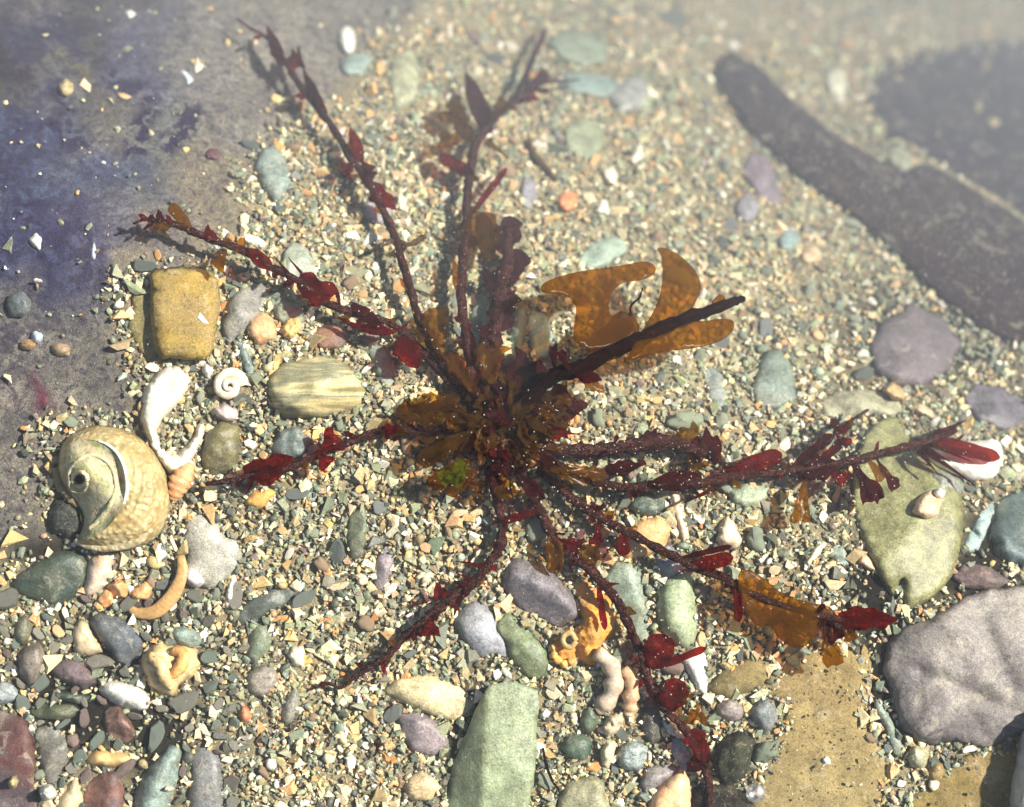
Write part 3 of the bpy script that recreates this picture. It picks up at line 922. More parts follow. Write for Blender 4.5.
 ('pebble', 'pebble', 'pale olive pebble wedged between dark strap and dark patch', [(882,155),(895,143),(916,155),(908,178),(890,168)], 18, (156,156,130), 'stone', dict(sm=2)),
 ('flat_piece', 'rock', 'dark blue grey flat patch in the upper right corner', [(886,62),(920,50),(960,44),(1070,38),(1070,262),(1026,217),(986,192),(950,171),(906,141),(868,117),(862,96),(874,76)], 7, (46,38,48), 'dusk', dict(edge=14, rough=.2, cuts=0, wobble=.05, register=False)),  # flat dark patch with a low rim
 ('pebble', 'pebble', 'tan pebble on the dark corner patch, topmost', ell(986, 66, 6, 6), 14, (190,168,124), 'stone', dict(sm=2)),
 ('pebble', 'pebble', 'tan pebble on the dark corner patch, left of a pair', ell(978, 106, 6, 9), 14, (180,164,126), 'stone', dict(sm=2)),
 ('pebble', 'pebble', 'tan pebble on the dark corner patch, right of a pair', ell(995, 122, 9, 7), 14, (182,164,120), 'stone', dict(sm=2)),
 ('stone', 'stone', 'glossy pale ridge coloured for the water glare in the very bottom right corner', [(1002,840),(1010,780),(1020,735),(1036,705),(1060,700),(1060,840)], 46, (196,194,190), 'white_shell', dict(edge=20)),  # white glare of the water put into the ridge's pale colour
 ('pebble', 'pebble', 'dull grey round pebble on blue silt at the left edge', ell(19, 305, 13, 13), 8, (102,108,106), 'stone', dict(sm=2)),
 ('pebble', 'pebble', 'ochre oval pebble on the silt at the left edge', ell(28, 345, 8, 6), 7, (178,142,96), 'stone', dict(sm=2)),
 ('pebble', 'pebble', 'tan pebble on the silt midway to the square brown rock', ell(61, 350, 10, 7, 15), 7, (170,142,108), 'stone', dict(sm=2)),
 ('pebble', 'pebble', 'blue white pebble touching the ochre oval pebble', ell(37, 337, 6, 6), 8, (190,200,210), 'white_shell', dict(sm=2)),
 ('stone', 'stone', 'cream brown lump on the silt in the upper left corner', ell(66, 88, 8, 9), 9, (172,154,112), 'stone', {}),
 ('pebble', 'pebble', 'maroon pebble on the silt above the leftmost branch tip', ell(213, 154, 8, 6), 5, (104,66,72), 'stone', dict(sm=2)),
]
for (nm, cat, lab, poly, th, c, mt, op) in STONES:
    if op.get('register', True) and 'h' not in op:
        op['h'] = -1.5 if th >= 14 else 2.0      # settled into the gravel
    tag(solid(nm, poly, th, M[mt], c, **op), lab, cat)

# square brown rock: a broad top layer over a wider ledge
r = solid('rock', [(129,291),(150,287),(160,272),(186,267),(206,270),(220,276),(219,300),(216,330),(212,350),(203,361),(180,359),(150,365),(135,351),(126,325)], 16, M['slate'], (150,136,84), edge=7, sm=1, rough=.08)
tag(r, 'square olive brown rock with a stepped left edge', 'rock')
solid('upper_layer', [(151,268),(186,266),(206,269),(221,275),(220,300),(217,330),(213,350),(204,362),(182,359),(160,360),(153,340),(150,310)], 9, M['ochre'], (170,142,74), edge=6, h=15.5, sink=2, sm=1, rough=.22, parent=r)

# banded stone
tag(solid('banded_stone', [(268,372),(280,362),(310,355),(335,356),(350,365),(358,378),(371,391),(366,405),(345,413),(315,420),(290,419),(272,412),(263,395)], 36, M['banded'], edge=30, rough=.10, sm=2, cuts=2),
    'banded cream and olive oval stone left of the weed', 'stone')


# large green slab with a steep shaded side
def ridge(x, y):
    rx = 487 - (y - 690) * 0.05
    d = x - rx
    return 26 - max(0, d) * 0.12 if d > 0 else max(-1, 26 + d * 0.75)


tag(solid('slab', [(487,687),(512,681),(540,694),(538,730),(536,770),(524,840),(440,840),(450,775),(465,728)], 7, M['slate'], (148,158,120), edge=6, zfun=ridge, sm=1, rough=.10, g=3.5, relax=1),
    'large pale green slab with a steep dark side, bottom centre', 'stone')

FOOT.append(([(776,690),(798,662),(850,652),(860,660),(862,690),(854,716),(869,742),(882,766),(878,792),(862,835),(760,835),(758,795),(778,766),(786,735),(796,705)], 5))
FOOT.append(([(915,805),(935,785),(962,765),(1000,755),(1050,750),(1050,840),(912,840)], 5))
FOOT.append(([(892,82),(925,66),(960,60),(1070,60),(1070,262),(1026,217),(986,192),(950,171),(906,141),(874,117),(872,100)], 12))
# dark strap raised a little above the bed in the upper right
tag(solid('dark_strap', [(713,66),(721,53),(733,51),(742,58),(752,60),(790,98),(830,130),(880,160),(905,172),(930,163),(975,190),(1070,252),(1070,352),(985,330),(932,288),(890,246),(848,212),(796,172),(750,130),(722,92)], 6,
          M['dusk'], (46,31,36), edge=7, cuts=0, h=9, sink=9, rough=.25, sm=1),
    'long dark purple brown strap lying diagonally at upper right', 'seaweed')


# ------------------------------------------------------------------ shells and fragments
FRAGS = [
 ('shell_fragment', 'shell', 'pale pink broken shell pointing up under the turban shell', [(82,598),(88,560),(98,549),(115,552),(113,572),(96,598)], 14, (222,198,172), 'shell', dict(edge=8)),
 ('shell_chip', 'shell', 'peach shell chip, leftmost of three below the pink broken shell', [(96,600),(104,588),(114,592),(113,606),(103,609)], 13, (230,170,112), 'peach_shell', dict(sm=0, cuts=3)),
 ('shell_chip', 'shell', 'peach shell chip, middle one of three below the pink broken shell', [(105,587),(118,578),(133,586),(127,598),(113,598)], 18, (232,172,116), 'peach_shell', dict(sm=0, cuts=3)),
 ('shell_chip', 'shell', 'peach shell chip, rightmost of three below the pink broken shell', [(128,593),(146,579),(154,588),(148,600),(132,601)], 15, (236,178,118), 'peach_shell', dict(sm=0, cuts=3)),
 ('shell_chip', 'shell', 'cream angular shell chip left of the blue grey slate stone', [(70,630),(80,618),(92,627),(104,651),(90,657),(74,655)], 12, (216,196,156), 'shell', dict(sm=1)),
 ('shell_fragment', 'shell', 'milky translucent flat shell piece right of the turban shell', [(182,546),(185,521),(200,513),(215,518),(225,535),(241,540),(246,556),(232,576),(215,590),(195,588),(182,574)], 9, (190,186,168), 'slate', dict(edge=7, rough=.05, cuts=0)),
 ('shell_chip', 'shell', 'pinkish rounded shell end below the milky flat shell piece', ell(194, 578, 13, 9, 40), 14, (210,200,196), 'white_shell', {}),
 ('shell_fragment', 'shell', 'upright white stick of shell in the gravel', [(223,606),(226,590),(232,573),(237,575),(234,598),(229,612)], 12, (246,240,220), 'white_shell', dict(sm=1)),
 ('shell_chip', 'shell', 'bright orange yellow shell chip under the leftmost lower blade', [(242,504),(250,492),(270,487),(278,492),(262,511)], 9, (236,182,94), 'shell', dict(sm=1)),
 ('shell_chip', 'shell', 'cream shell chip near the sage upright pebble', [(286,655),(292,646),(305,645),(306,668),(295,668)], 10, (244,232,196), 'white_shell', dict(sm=1)),
 ('shell_chip', 'shell', 'round white shell chip on the maroon rock at the bottom left', ell(48, 793, 9, 9, 0, .05), 30, (230,226,208), 'white_shell', {}),
 ('shell_chip', 'shell', 'cream jagged shell chip right of the round white chip', [(60,796),(75,775),(85,800),(70,818),(54,814)], 12, (220,204,160), 'shell', dict(sm=1)),
 ('shell_chip', 'shell', 'tiny cream chip lying on the blue green leaf shaped stone', ell(168, 789, 7, 5), 32, (222,212,180), 'white_shell', {}),
 ('shell_chip', 'shell', 'pale yellow chip on the maroon rock, at the left edge', ell(13, 782, 7, 8), 30, (186,172,120), 'shell', {}),
 ('shell_chip', 'shell', 'white triangular shell chip lying on the square brown rock', [(196,318),(200,312),(209,324),(201,323)], 5, (250,246,236), 'white_shell', dict(h=24, sink=2, sm=0, g=2.0)),
 ('shell_chip', 'shell', 'white cube like shell chip left of the coiled cream shell', [(201,370),(206,362),(215,370),(208,381)], 14, (248,246,232), 'white_shell', dict(sm=1)),
 ('shell_chip', 'shell', 'white stubby stick of shell above the coiled cream shell', [(228,356),(239,350),(242,354),(230,360)], 20, (246,244,232), 'white_shell', dict(sm=1)),
 ('shell_fragment', 'shell', 'peach shell fan with a cream rim left of the ochre lump', [(244,331),(248,318),(262,311),(275,320),(279,336),(268,343),(256,346)], 15, (230,184,134), 'peach_shell', {}),
 ('shell_fragment', 'shell', 'ochre shell lump right of the peach shell fan', [(280,328),(287,317),(300,316),(303,330),(292,341),(283,338)], 15, (222,180,112), 'shell', dict(rough=.3)),
 ('shell_chip', 'shell', 'pale pink oval shell under the coiled cream shell', ell(226, 413, 14, 9, 15, .06), 15, (216,196,186), 'white_shell', {}),
 ('shell_fragment', 'shell', 'long white shell piece at the edge of the silt above the left branch', [(240,236),(246,233),(258,236),(271,246),(256,246),(244,243)], 9, (246,242,226), 'white_shell', dict(sm=1)),
 ('shell_fragment', 'shell', 'white triangular shell in the gravel right of the orange pebble', [(600,170),(612,165),(618,176),(616,188),(606,184)], 13, (250,240,208), 'white_shell', dict(sm=1)),
 ('shell_fragment', 'shell', 'white pointed shell piece above the white triangular shell', [(628,160),(638,142),(644,146),(644,158),(634,166)], 11, (240,234,206), 'white_shell', dict(sm=1)),
 ('shell_fragment', 'shell', 'white winged shell piece below the white triangular shell', [(592,214),(601,198),(607,200),(612,217),(600,214)], 11, (242,236,214), 'white_shell', dict(sm=1)),
 ('shell_fragment', 'shell', 'white clam shell half under the pointed end of the right branch', [(924,455),(940,447),(970,440),(1003,439),(1003,460),(996,478),(976,483),(955,475),(936,465)], 20, (246,240,220), 'white_shell', dict(edge=22, h=10, sink=14, sm=2)),
 ('shell_chip', 'shell', 'peach cream shell chip on the big olive rock', [(912,513),(918,497),(930,489),(941,500),(939,517),(925,519)], 14, (236,198,160), 'peach_shell', dict(h=22, sink=4, sm=1)),
 ('shell_chip', 'shell', 'small white chip behind the peach chip on the big olive rock', ell(939, 493, 6, 5), 12, (240,238,224), 'white_shell', dict(h=26, sink=4)),
 ('shell_fragment', 'shell', 'white wedge of shell below the green bean stone', [(677,658),(700,641),(706,655),(709,698),(699,694),(688,676)], 13, (250,248,238), 'white_shell', dict(sm=1, edge=6)),
 ('shell_fragment', 'shell', 'long cream pink stick of shell right of the peach slab', [(667,491),(680,489),(685,515),(691,546),(684,549),(675,520)], 12, (238,212,180), 'shell', dict(sm=1)),
 ('shell_fragment', 'shell', 'ivory bean shaped shell right of the blunt red blade', [(715,546),(718,525),(728,514),(737,525),(743,541),(735,551)], 14, (236,220,186), 'shell', dict(rough=.2)),
 ('shell_chip', 'shell', 'cream narrow shell stick below the amber hanging blade', [(804,563),(812,548),(823,540),(827,544),(816,560),(808,568)], 10, (236,222,184), 'white_shell', dict(sm=1)),
 ('shell_chip', 'shell', 'teal white flake right of the cream narrow shell stick', [(828,552),(836,543),(846,550),(850,565),(842,566)], 8, (170,186,170), 'slate', {}),
 ('shell_chip', 'shell', 'peach hooked shell chip against the left flank of the big olive rock', [(856,562),(860,550),(868,553),(876,566),(880,576),(868,570)], 11, (228,192,148), 'peach_shell', dict(sm=1)),
 ('shell_chip', 'shell', 'pale beige shell strip lying over the capsule stone\'s right end', [(905,408),(920,402),(932,410),(936,420),(924,418)], 14, (206,186,148), 'shell', {}),
 ('shell_chip', 'shell', 'ochre brown chip on top of the capsule shaped stone', [(880,390),(892,380),(904,390),(906,402),(892,400)], 22, (196,166,116), 'shell', {}),
 ('shell_fragment', 'shell', 'orange rimmed cream clam piece at the bottom edge', [(648,797),(664,779),(686,762),(693,786),(694,838),(648,838)], 16, (242,198,148), 'peach_shell', dict(edge=8)),
 ('shell_fragment', 'shell', 'cream twisted shell above the speckled pebble', [(601,730),(606,715),(622,710),(625,722),(615,735),(606,738)], 15, (222,202,164), 'shell', dict(rough=.3)),
 ('shell_fragment', 'shell', 'cream jagged shell left of the speckled pebble', [(600,750),(606,738),(617,742),(615,758),(608,772),(601,764)], 14, (228,214,172), 'shell', dict(rough=.3, sm=1)),
 ('shell_chip', 'shell', 'small white chip at the top right corner of the green slab', [(539,714),(545,707),(551,713),(547,719),(540,719)], 12, (248,244,236), 'white_shell', dict(sm=1)),
 ('shell_fragment', 'shell', 'ochre gritty shell tube above the rusty brown stone', [(82,756),(100,749),(125,752),(139,753),(133,764),(110,769),(90,766)], 13, (214,176,114), 'shell', dict(rough=.3)),
 ('shell_chip', 'shell', 'white chip standing beside the end of the dark strap', [(724,48),(732,39),(741,46),(734,51)], 14, (242,240,226), 'white_shell', dict(sm=1)),
 ('shell_chip', 'shell', 'orange star shaped chip right of the white wedge of shell', [(727,667),(734,663),(741,672),(734,676),(728,676)], 8, (240,170,84), 'shell', dict(sm=1)),
 ('shell_chip', 'shell', 'pale blue white flake on the smooth ochre rock', [(820,756),(830,755),(833,763),(827,768),(821,765)], 9, (214,218,208), 'white_shell', dict(sm=1)),
 ('shell_chip', 'shell', 'thin orange cream chip near the bottom on the smooth ochre rock', [(787,782),(792,780),(793,792),(798,798),(790,797)], 9, (222,186,110), 'shell', dict(sm=1)),
 ('shell_chip', 'shell', 'white flake on the silt below the blue patch, far left', [(28,240),(36,232),(42,238),(40,250),(34,248)], 6, (226,220,204), 'white_shell', dict(sm=1)),
 ('shell_chip', 'shell', 'slender blue white sliver on the silt at far left', [(91,252),(94,241),(97,250),(95,260),(91,258)], 5, (186,196,202), 'white_shell', dict(sm=1)),
 ('shell_chip', 'shell', 'pale blue triangular flake on the silt at upper left', [(180,70),(186,71),(194,80),(188,85)], 5, (206,214,222), 'white_shell', dict(sm=1)),
 ('shell_chip', 'shell', 'cream triangular flake right of the pale blue flake on silt', [(193,66),(197,57),(205,66),(196,74)], 5, (226,216,184), 'white_shell', dict(sm=1)),
 ('shell_chip', 'shell', 'white split flake on the silt by the top edge, far left', [(124,13),(130,9),(137,14),(130,19)], 5, (222,222,210), 'white_shell', dict(sm=1)),
 ('shell_chip', 'shell', 'thin ochre chip over the purple stain on the silt', [(117,93),(125,93),(132,97),(126,100),(119,98)], 5, (216,180,128), 'shell', dict(sm=1)),
]
for (nm, cat, lab, poly, th, c, mt, op) in FRAGS:
    tag(solid(nm, poly, th, M[mt], c, **op), lab, cat)

# white broken shell curved like a hook
tag(solid('broken_shell', [(163,365),(177,362),(188,367),(191,381),(184,398),(173,409),(163,419),(157,431),(161,446),(171,454),(181,449),(192,438),(198,423),(206,424),(204,440),(196,455),(183,470),(172,476),(158,463),(147,441),(140,418),(141,398),(149,380)],
          18, M['white_shell'], (248,238,212), edge=9, prof=2.6, rough=.12, g=2.4), 'white broken shell bent into a hook above the turban shell', 'shell')

# crumpled ochre shell with a twisted fold
o = solid('crumpled_shell', [(140,661),(148,647),(160,641),(172,645),(185,643),(197,650),(201,663),(192,676),(180,685),(172,698),(158,693),(143,681)], 20, M['shell'], (236,206,146), rough=.35, nscale=1.5)
tag(o, 'crumpled cream and ochre shell with a twisted fold', 'shell')
tube('fold', [(150,655,20,5), (160,664,26,6), (165,676,25,6), (172,688,17,4)], M['shell'], o, color=(232,200,140), lumps=.4)
tube('fold', [(174,650,18,5), (184,655,24,6), (180,668,24,6), (170,676,20,4)], M['peach_shell'], o, color=(236,186,110), lumps=.4)

# pitted orange shell
o = solid('pitted_shell', [(571,580),(585,577),(600,590),(612,600),(618,620),(612,641),(600,648),(608,660),(590,668),(575,660),(560,666),(552,650),(558,635),(572,630),(581,620),(578,600)], 22, M['gnarl'], (236,164,70), rough=.3, nscale=1.4)
tag(o, 'pitted bright orange shell with a dark round hole', 'shell')
tube('hole_rim', [(576,641,17,3), (571,647,17,3), (564,644,17,3), (564,636,17,3), (571,633,17,3), (576,641,17,3)], M['shell'], o, color=(190,160,100))
solid('dark_hole', ell(570, 640, 7, 6, 0, .1), 2, M['dark'], (58,54,44), h=17.5, sink=2, parent=o, g=2, register=False)
for i, (x, y) in enumerate([(553,648), (554,655), (558,660), (564,664), (571,662)]):
    solid('knob', ell(x, y, 4.5, 4.5, 0, .1), 7, M['gnarl'], (240,180,96), h=7, sink=6, parent=o, g=2, register=False)

# worm tubes
tag(tube('worm_tube', [(596,652,18,6), (607,660,16,8), (614,674,14,9), (612,692,12,9), (603,706,9,8), (598,709,6,5)], M['shell'], sides=10, color=(204,184,158), ribs=1.1, lumps=.15),
    'curved ringed pinkish worm tube under the pitted orange shell', 'worm tube')
tag(tube('worm_tube', [(624,668,9,5), (632,680,11,8), (631,696,10,8), (630,708,7,7), (628,715,5,4)], M['peach_shell'], sides=10, color=(214,178,136), ribs=1.4, lumps=.2),
    'shorter brown ringed worm tube right of the curved one', 'worm tube')
tag(tube('shell_strip', [(181,556,8,4), (182,575,12,6), (172,596,12,7), (156,611,10,7), (138,613,6,5), (128,606,4,3)], M['shell'], sides=10, color=(200,158,98), flat=.5, lumps=.15),
    'curved translucent ochre strip of shell beside the milky shell piece', 'shell')


def coil(name, cx, cy, r0, r1, turns, rot, mat, color, label, h=8, gain=1.0, lift=8):
    """A small coiled snail shell seen from above: a tube that winds outwards, thickest at its mouth."""
    pts = []
    n = int(turns * 9)
    for i in range(n + 1):
        t = i / n
        a = rot + t * turns * 2 * math.pi
        rr = r0 + (r1 - r0) * t ** 1.3
        tr = (2.0 + (r1 * 0.42 - 2.0) * t) * gain
        pts.append((cx + rr * math.cos(a), cy + rr * math.sin(a), h + lift * (1 - t), tr))
    o = tube(name, pts, mat, sides=10, n=2, lumps=.3, color=color, ribs=0)
    tag(o, label, 'shell')
    FOOT.append((ell(cx, cy, r1 * 1.25, r1 * 1.25, 0, 0), h))
    return o


coil('snail_shell', 229, 386, 2.5, 14.5, 1.9, 0.6, M['shell'], (250,232,200), 'coiled cream snail shell with a pinhole centre')
tag(tube('snail_shell', [(172,498,10,5), (176,490,13,9), (181,480,14,11), (187,470,12,8), (190,464,9,4)], M['peach_shell'], sides=12, color=(228,170,116), ribs=2.2, lumps=.05),
    'small orange ribbed snail shell against the turban shell', 'shell')
FOOT.append((ell(180, 483, 13, 18, 15, 0), 10))


# the big turban shell seen from its underside
def turban():
    out = [(58,455),(64,440),(80,428),(100,424),(122,428),(142,438),(158,455),(169,478),(172,500),(167,525),(153,543),(133,550),(110,551),(90,549),(74,543),(80,534),(84,520),(78,505),(66,492),(57,475)]
    rec = [(65,448),(72,441),(88,439),(105,443),(118,454),(125,470),(127,490),(122,508),(111,524),(96,537),(80,541),(82,525),(79,508),(72,496),(66,478)]
    out = resample(chaikin(out, 2), 2.2)
    rec = resample(chaikin(rec, 2), 2.2)
    FOOT.append((out, 50))
    n0, n1 = len(out), len(rec)
    gx, gy = np.meshgrid(np.arange(50, 180, 2.2), np.arange(420, 560, 2.2))
    gx, gy = gx.ravel() + rng.uniform(-.5, .5, gx.size), gy.ravel() + rng.uniform(-.5, .5, gy.size)
    ok = inside(out, gx, gy)
    gx, gy = gx[ok], gy[ok]
    ok = (edge_dist(out, gx, gy) > 1.2) & (edge_dist(rec, gx, gy) > 1.0)
    pts = [Vector(p) for p in out] + [Vector(p) for p in rec] + [Vector(p) for p in zip(gx[ok], gy[ok])]
    E = [(i, (i + 1) % n0) for i in range(n0)] + [(n0 + i, n0 + (i + 1) % n1) for i in range(n1)]
    r = delaunay_2d_cdt(pts, E, [], 1, 1e-4)
    V = np.array([(v.x, v.y) for v in r[0]])
    F = [tuple(f) for f in r[2]]
    d = edge_dist(out, V[:, 0], V[:, 1])
    u = np.clip(1 - d / 44, 0, 1)
    z = 50 * np.sqrt(np.clip(1 - u ** 2.2, 0, 1)) + 2
    inr = inside(rec, V[:, 0], V[:, 1])
    dr = edge_dist(rec, V[:, 0], V[:, 1])
    # the recess is deepest along its right wall, shallow near the umbilicus
    right = np.clip((V[:, 0] - 72) / 50, 0, 1)
    zr = z - 2.0 - 4.2 * right ** 2 + 3 * np.sin((V[:, 0] - V[:, 1]) * .11)
    hole = np.exp(-(((V[:, 0] - 80) ** 2 + (V[:, 1] - 479) ** 2) / 26.0))
    zr = zr - 20 * hole
    k = np.clip(dr / 5.0, 0, 1)
    zin = np.minimum(z, z * (1 - k) + np.minimum(z, zr) * k)
    # spiral grooves on the body whorl
    ang = np.arctan2(V[:, 1] - 479, V[:, 0] - 80)
    rad = np.hypot(V[:, 0] - 80, V[:, 1] - 479) + ang * 2.2
    zo = z + 1.0 * np.sin(rad * 2 * math.pi / 9.0) * np.clip(d / 10, 0, 1) + 0.5 * np.sin(ang * 60)* np.clip(d / 10, 0, 1)
    root = empty('turban_shell', P(112, 490, 0))
    tag(root, 'large yellowish turban shell lying with its pearly underside up', 'shell')

    def part(name, tris, zz, mat, color, wall):
        ids = sorted({i for f in tris for i in f})
        mp = {i: k for k, i in enumerate(ids)}
        vs_ = [P(V[i, 0], V[i, 1], zz[i]) for i in ids]
        fs = []
        for f in tris:
            a, b, c = (V[k] for k in f)
            if (b[0] - a[0]) * (c[1] - a[1]) - (b[1] - a[1]) * (c[0] - a[0]) > 0:
                f = (f[0], f[2], f[1])
            fs.append(tuple(mp[i] for i in f))
        if wall:
            em = {}
            for f in fs:
                for i in range(3):
                    em[(f[i], f[(i + 1) % 3])] = 1
            for (a, b) in list(em):
                if (b, a) not in em and d[ids[a]] < 1.3 and d[ids[b]] < 1.3:
                    pa, pb = V[ids[a]], V[ids[b]]
                    vs_.append(P(115 + (pa[0] - 115) * .85, 488 + (pa[1] - 488) * .85, -4))
                    vs_.append(P(115 + (pb[0] - 115) * .85, 488 + (pb[1] - 488) * .85, -4))
                    fs.append((b, a, len(vs_) - 2, len(vs_) - 1))
        return mk(name, vs_, fs, mat, root, color=color)
    cen = [V[list(f)].mean(0) for f in F]
    isin = inside(rec, np.array([c[0] for c in cen]), np.array([c[1] for c in cen]))
    isout = inside(out, np.array([c[0] for c in cen]), np.array([c[1] for c in cen]))
    part('body_whorl', [f for f, a, b in zip(F, isin, isout) if b and not a], zo, M['turban_out'], (214,192,138), True)
    part('inner_whorl', [f for f, a, b in zip(F, isin, isout) if a], zin, M['turban_in'], (196,186,150), False)
    tube('pearly_rim', [(98,441,42.5,.7), (108,445,46,1.2), (118,454,49,1.6), (125,470,51,1.6), (127,490,51.5,1.8), (122,508,48.5,1.5), (111,524,41,1.2), (98,535,30,1.2)], M['nacre'], root, lumps=.15)
    def hz(x, y):
        k_ = np.argmin((V[:, 0] - x) ** 2 + (V[:, 1] - y) ** 2)
        return float(zin[k_])
    tube('umbilicus', [(80 + 7.4 * math.cos(t), 479 + 7.0 * math.sin(t), max(hz(80 + 9 * math.cos(t), 479 + 9 * math.sin(t)), 30) + .5, 2.2) for t in np.linspace(0, 2 * math.pi, 13)], M['turban_in'], root, color=(232,216,176), lumps=.35)
    sp = [(88,483), (85,490), (78,493), (71,489), (69,480), (71,469), (79,460), (91,455), (104,459), (113,470), (116,486), (111,503), (101,518), (90,529)]
    tube('spiral_ridge', [(x, y, hz(x, y) - .3, 1.5 + i * .09) for i, (x, y) in enumerate(sp)], M['turban_in'], root, color=(222,208,168), lumps=.5)
    tube('lip', [(57,468,8,5), (62,484,10,6), (70,494,12,6), (78,506,10,4)], M['turban_out'], root, color=(150,132,106), lumps=.5)
    tube('outer_lip', [(76,541,14,3), (95,547,19,4), (118,546,25,5), (137,540,30,5), (150,528,32,4)], M['turban_out'], root, color=(214,204,164), lumps=.2)


def turban_materials():
    m, t = nt('turban_body')
    v, c = obj_vec(t)
    n1 = noise_tex(t, v, 150, 4, 0.6, 0.4)
    base = mix(t, ramp(t, n1.outputs["Fac"], [(0.40, 0), (0.62, 0.85)]), c, lin((176, 142, 84), 0.8))
    n4 = noise_tex(t, v, 95, 3, 0.6, 0.4)
    base = mix(t, ramp(t, n4.outputs["Fac"], [(0.50, 0), (0.68, 0.7)]), base, lin((150, 140, 92), 0.8))
    vo = N(t, "ShaderNodeTexVoronoi")
    vo.inputs["Scale"].default_value = 560
    t.links.new(v, vo.inputs["Vector"])
    base = mix(t, 1.0, base, ramp(t, vo.outputs["Distance"], [(0.1, 1.12), (0.6, 0.72)]), 'MULTIPLY')
    finish(t, base, 0.5, ramp(t, vo.outputs["Distance"], [(0.0, 1.0), (0.7, 0.0)]), 0.5, 0.0006, 0.35)
    M['turban_out'] = m
    m, t = nt('turban_underside')
    v, c = obj_vec(t)
    n1 = noise_tex(t, v, 140, 5, 0.6, 0.4)
    base = mix(t, ramp(t, n1.outputs["Fac"], [(0.42, 0), (0.60, 0.8)]), c, lin((168, 172, 112), 0.8))
    n2 = noise_tex(t, v, 330, 4, 0.65)
    base = mix(t, ramp(t, n2.outputs["Fac"], [(0.50, 0), (0.64, 0.8)]), base, lin((138, 130, 98), 0.8))
    n6 = noise_tex(t, v, 210, 3, 0.6, 0.6)
    base = mix(t, ramp(t, n6.outputs["Fac"], [(0.53, 0), (0.62, 0.65)]), base, lin((206, 172, 138), 0.8))
    n7 = noise_tex(t, v, 1100, 4, 0.7)
    base = mix(t, 1.0, base, ramp(t, n7.outputs["Fac"], [(0.35, 0.7), (0.55, 1.05)]), 'MULTIPLY')
    finish(t, base, 0.5, n2.outputs["Fac"], 0.7, 0.0009, 0.3)
    M['turban_in'] = m
    m, t = nt('mother_of_pearl')
    v, c = obj_vec(t)
    n1 = noise_tex(t, v, 240, 3, 0.5)
    base = ramp(t, n1.outputs["Fac"], [(0.35, lin((240, 236, 222))), (0.5, lin((198, 214, 180))), (0.62, lin((244, 238, 232)))])
    finish(t, base, 0.2, None, spec=0.6)
    M['nacre'] = m


turban_materials()
turban()


# bubble added for a water glint at the bottom edge of the ochre rock
def bubble_for_glint(px, py, r, h, label):
    c = P(px, py, h)
    R = r * S
    vs_, fs = [], []
    A, B = 16, 28
    for i in range(A + 1):
        th = math.pi * i / A
        for k in range(B):
            ph = 2 * math.pi * k / B
            vs_.append((c.x + R * math.sin(th) * math.cos(ph), c.y + R * math.sin(th) * math.sin(ph), c.z + R * 0.75 * math.cos(th)))
    for i in range(A):
        for k in range(B):
            fs.append((i * B + k, (i + 1) * B + k, (i + 1) * B + (k + 1) % B, i * B + (k + 1) % B))
    m, t = nt('glint_bubble_skin')
    g = N(t, "ShaderNodeBsdfGlossy")
    g.inputs["Roughness"].default_value = 0.35
    tp = N(t, "ShaderNodeBsdfTransparent")
    lw = N(t, "ShaderNodeLayerWeight")
    lw.inputs["Blend"].default_value = 0.35
    mx = N(t, "ShaderNodeMixShader")
    mt = N(t, "ShaderNodeMath", operation='MULTIPLY_ADD')
    mt.inputs[1].default_value = 0.6
    mt.inputs[2].default_value = 0.22
    t.links.new(lw.outputs["Facing"], mt.inputs[0])
    t.links.new(mt.outputs[0], mx.inputs[0])
    t.links.new(tp.outputs[0], mx.inputs[1])
    t.links.new(g.outputs[0], mx.inputs[2])
    o = N(t, "ShaderNodeOutputMaterial")
    t.links.new(mx.outputs[0], o.inputs[0])
    tag(mk('glint_bubble', vs_, fs, m), label, 'bubble_for_glint')


bubble_for_glint(756, 793, 10, 14, 'bright water glint shown as a bubble on the bottom edge of the smooth ochre rock')


# ------------------------------------------------------------------ the seaweed
ROOT = (500, 425)
weed = empty('seaweed', P(*ROOT, 0))
tag(weed, 'dark red branching seaweed spread like a star over the gravel', 'seaweed')

W_ = M


def branch(pts, mat='stem', blades=(), label=None, lumps=.35, n=6, sides=8):
    hs = 0.62 if pts[-1][1] < 330 and pts[-1][0] < 470 else 0.72
    pts = [(p[0] + random.uniform(-2.3, 2.3), p[1] + random.uniform(-2.3, 2.3), p[2] * hs, p[3] * random.uniform(.85, 1.12)) for p in pts]
    b = tube('branch', pts, M[mat], weed, sides=sides, n=n, lumps=lumps + .25, rscale=.80)
    blades = list(blades)
    if mat == 'stem':
        for k in range(int(len(pts) * 1.3)):
            i = random.randrange(2, len(pts) - 1)
            f = random.random()
            p, q = pts[i - 1], pts[i]
            x, y = p[0] + (q[0] - p[0]) * f, p[1] + (q[1] - p[1]) * f
            a = math.atan2(q[1] - p[1], q[0] - p[0]) + random.choice([-1, 1]) * random.uniform(.35, 1.2)
            L = random.uniform(7, 17)
            blades.append(((x, y), (x + L * math.cos(a), y + L * math.sin(a)), random.uniform(3, 9), random.choice(['dark_red', 'red', 'dark_red', 'olive', 'amber']), random.choice(['lobe', 'spindle', 'spindle']), dict(ragged=.25, n=9)))
    if label:
        b['label'] = label
    for bl in blades:
        a, c, w, m, sh = bl[:5]
        kw = bl[5] if len(bl) > 5 else {}
        # height of the branch where the blade leaves it
        i = min(range(len(pts)), key=lambda k: (pts[k][0] - a[0]) ** 2 + (pts[k][1] - a[1]) ** 2)
        h = kw.pop('ha', pts[i][2] + 1.5)
        hb = kw.pop('hb', None)
        hb = h + random.uniform(-3, 6) if hb is None else hb * hs
        blade('blade', a, c, w, M[m], b, h, hb, sh, **kw)
    return b


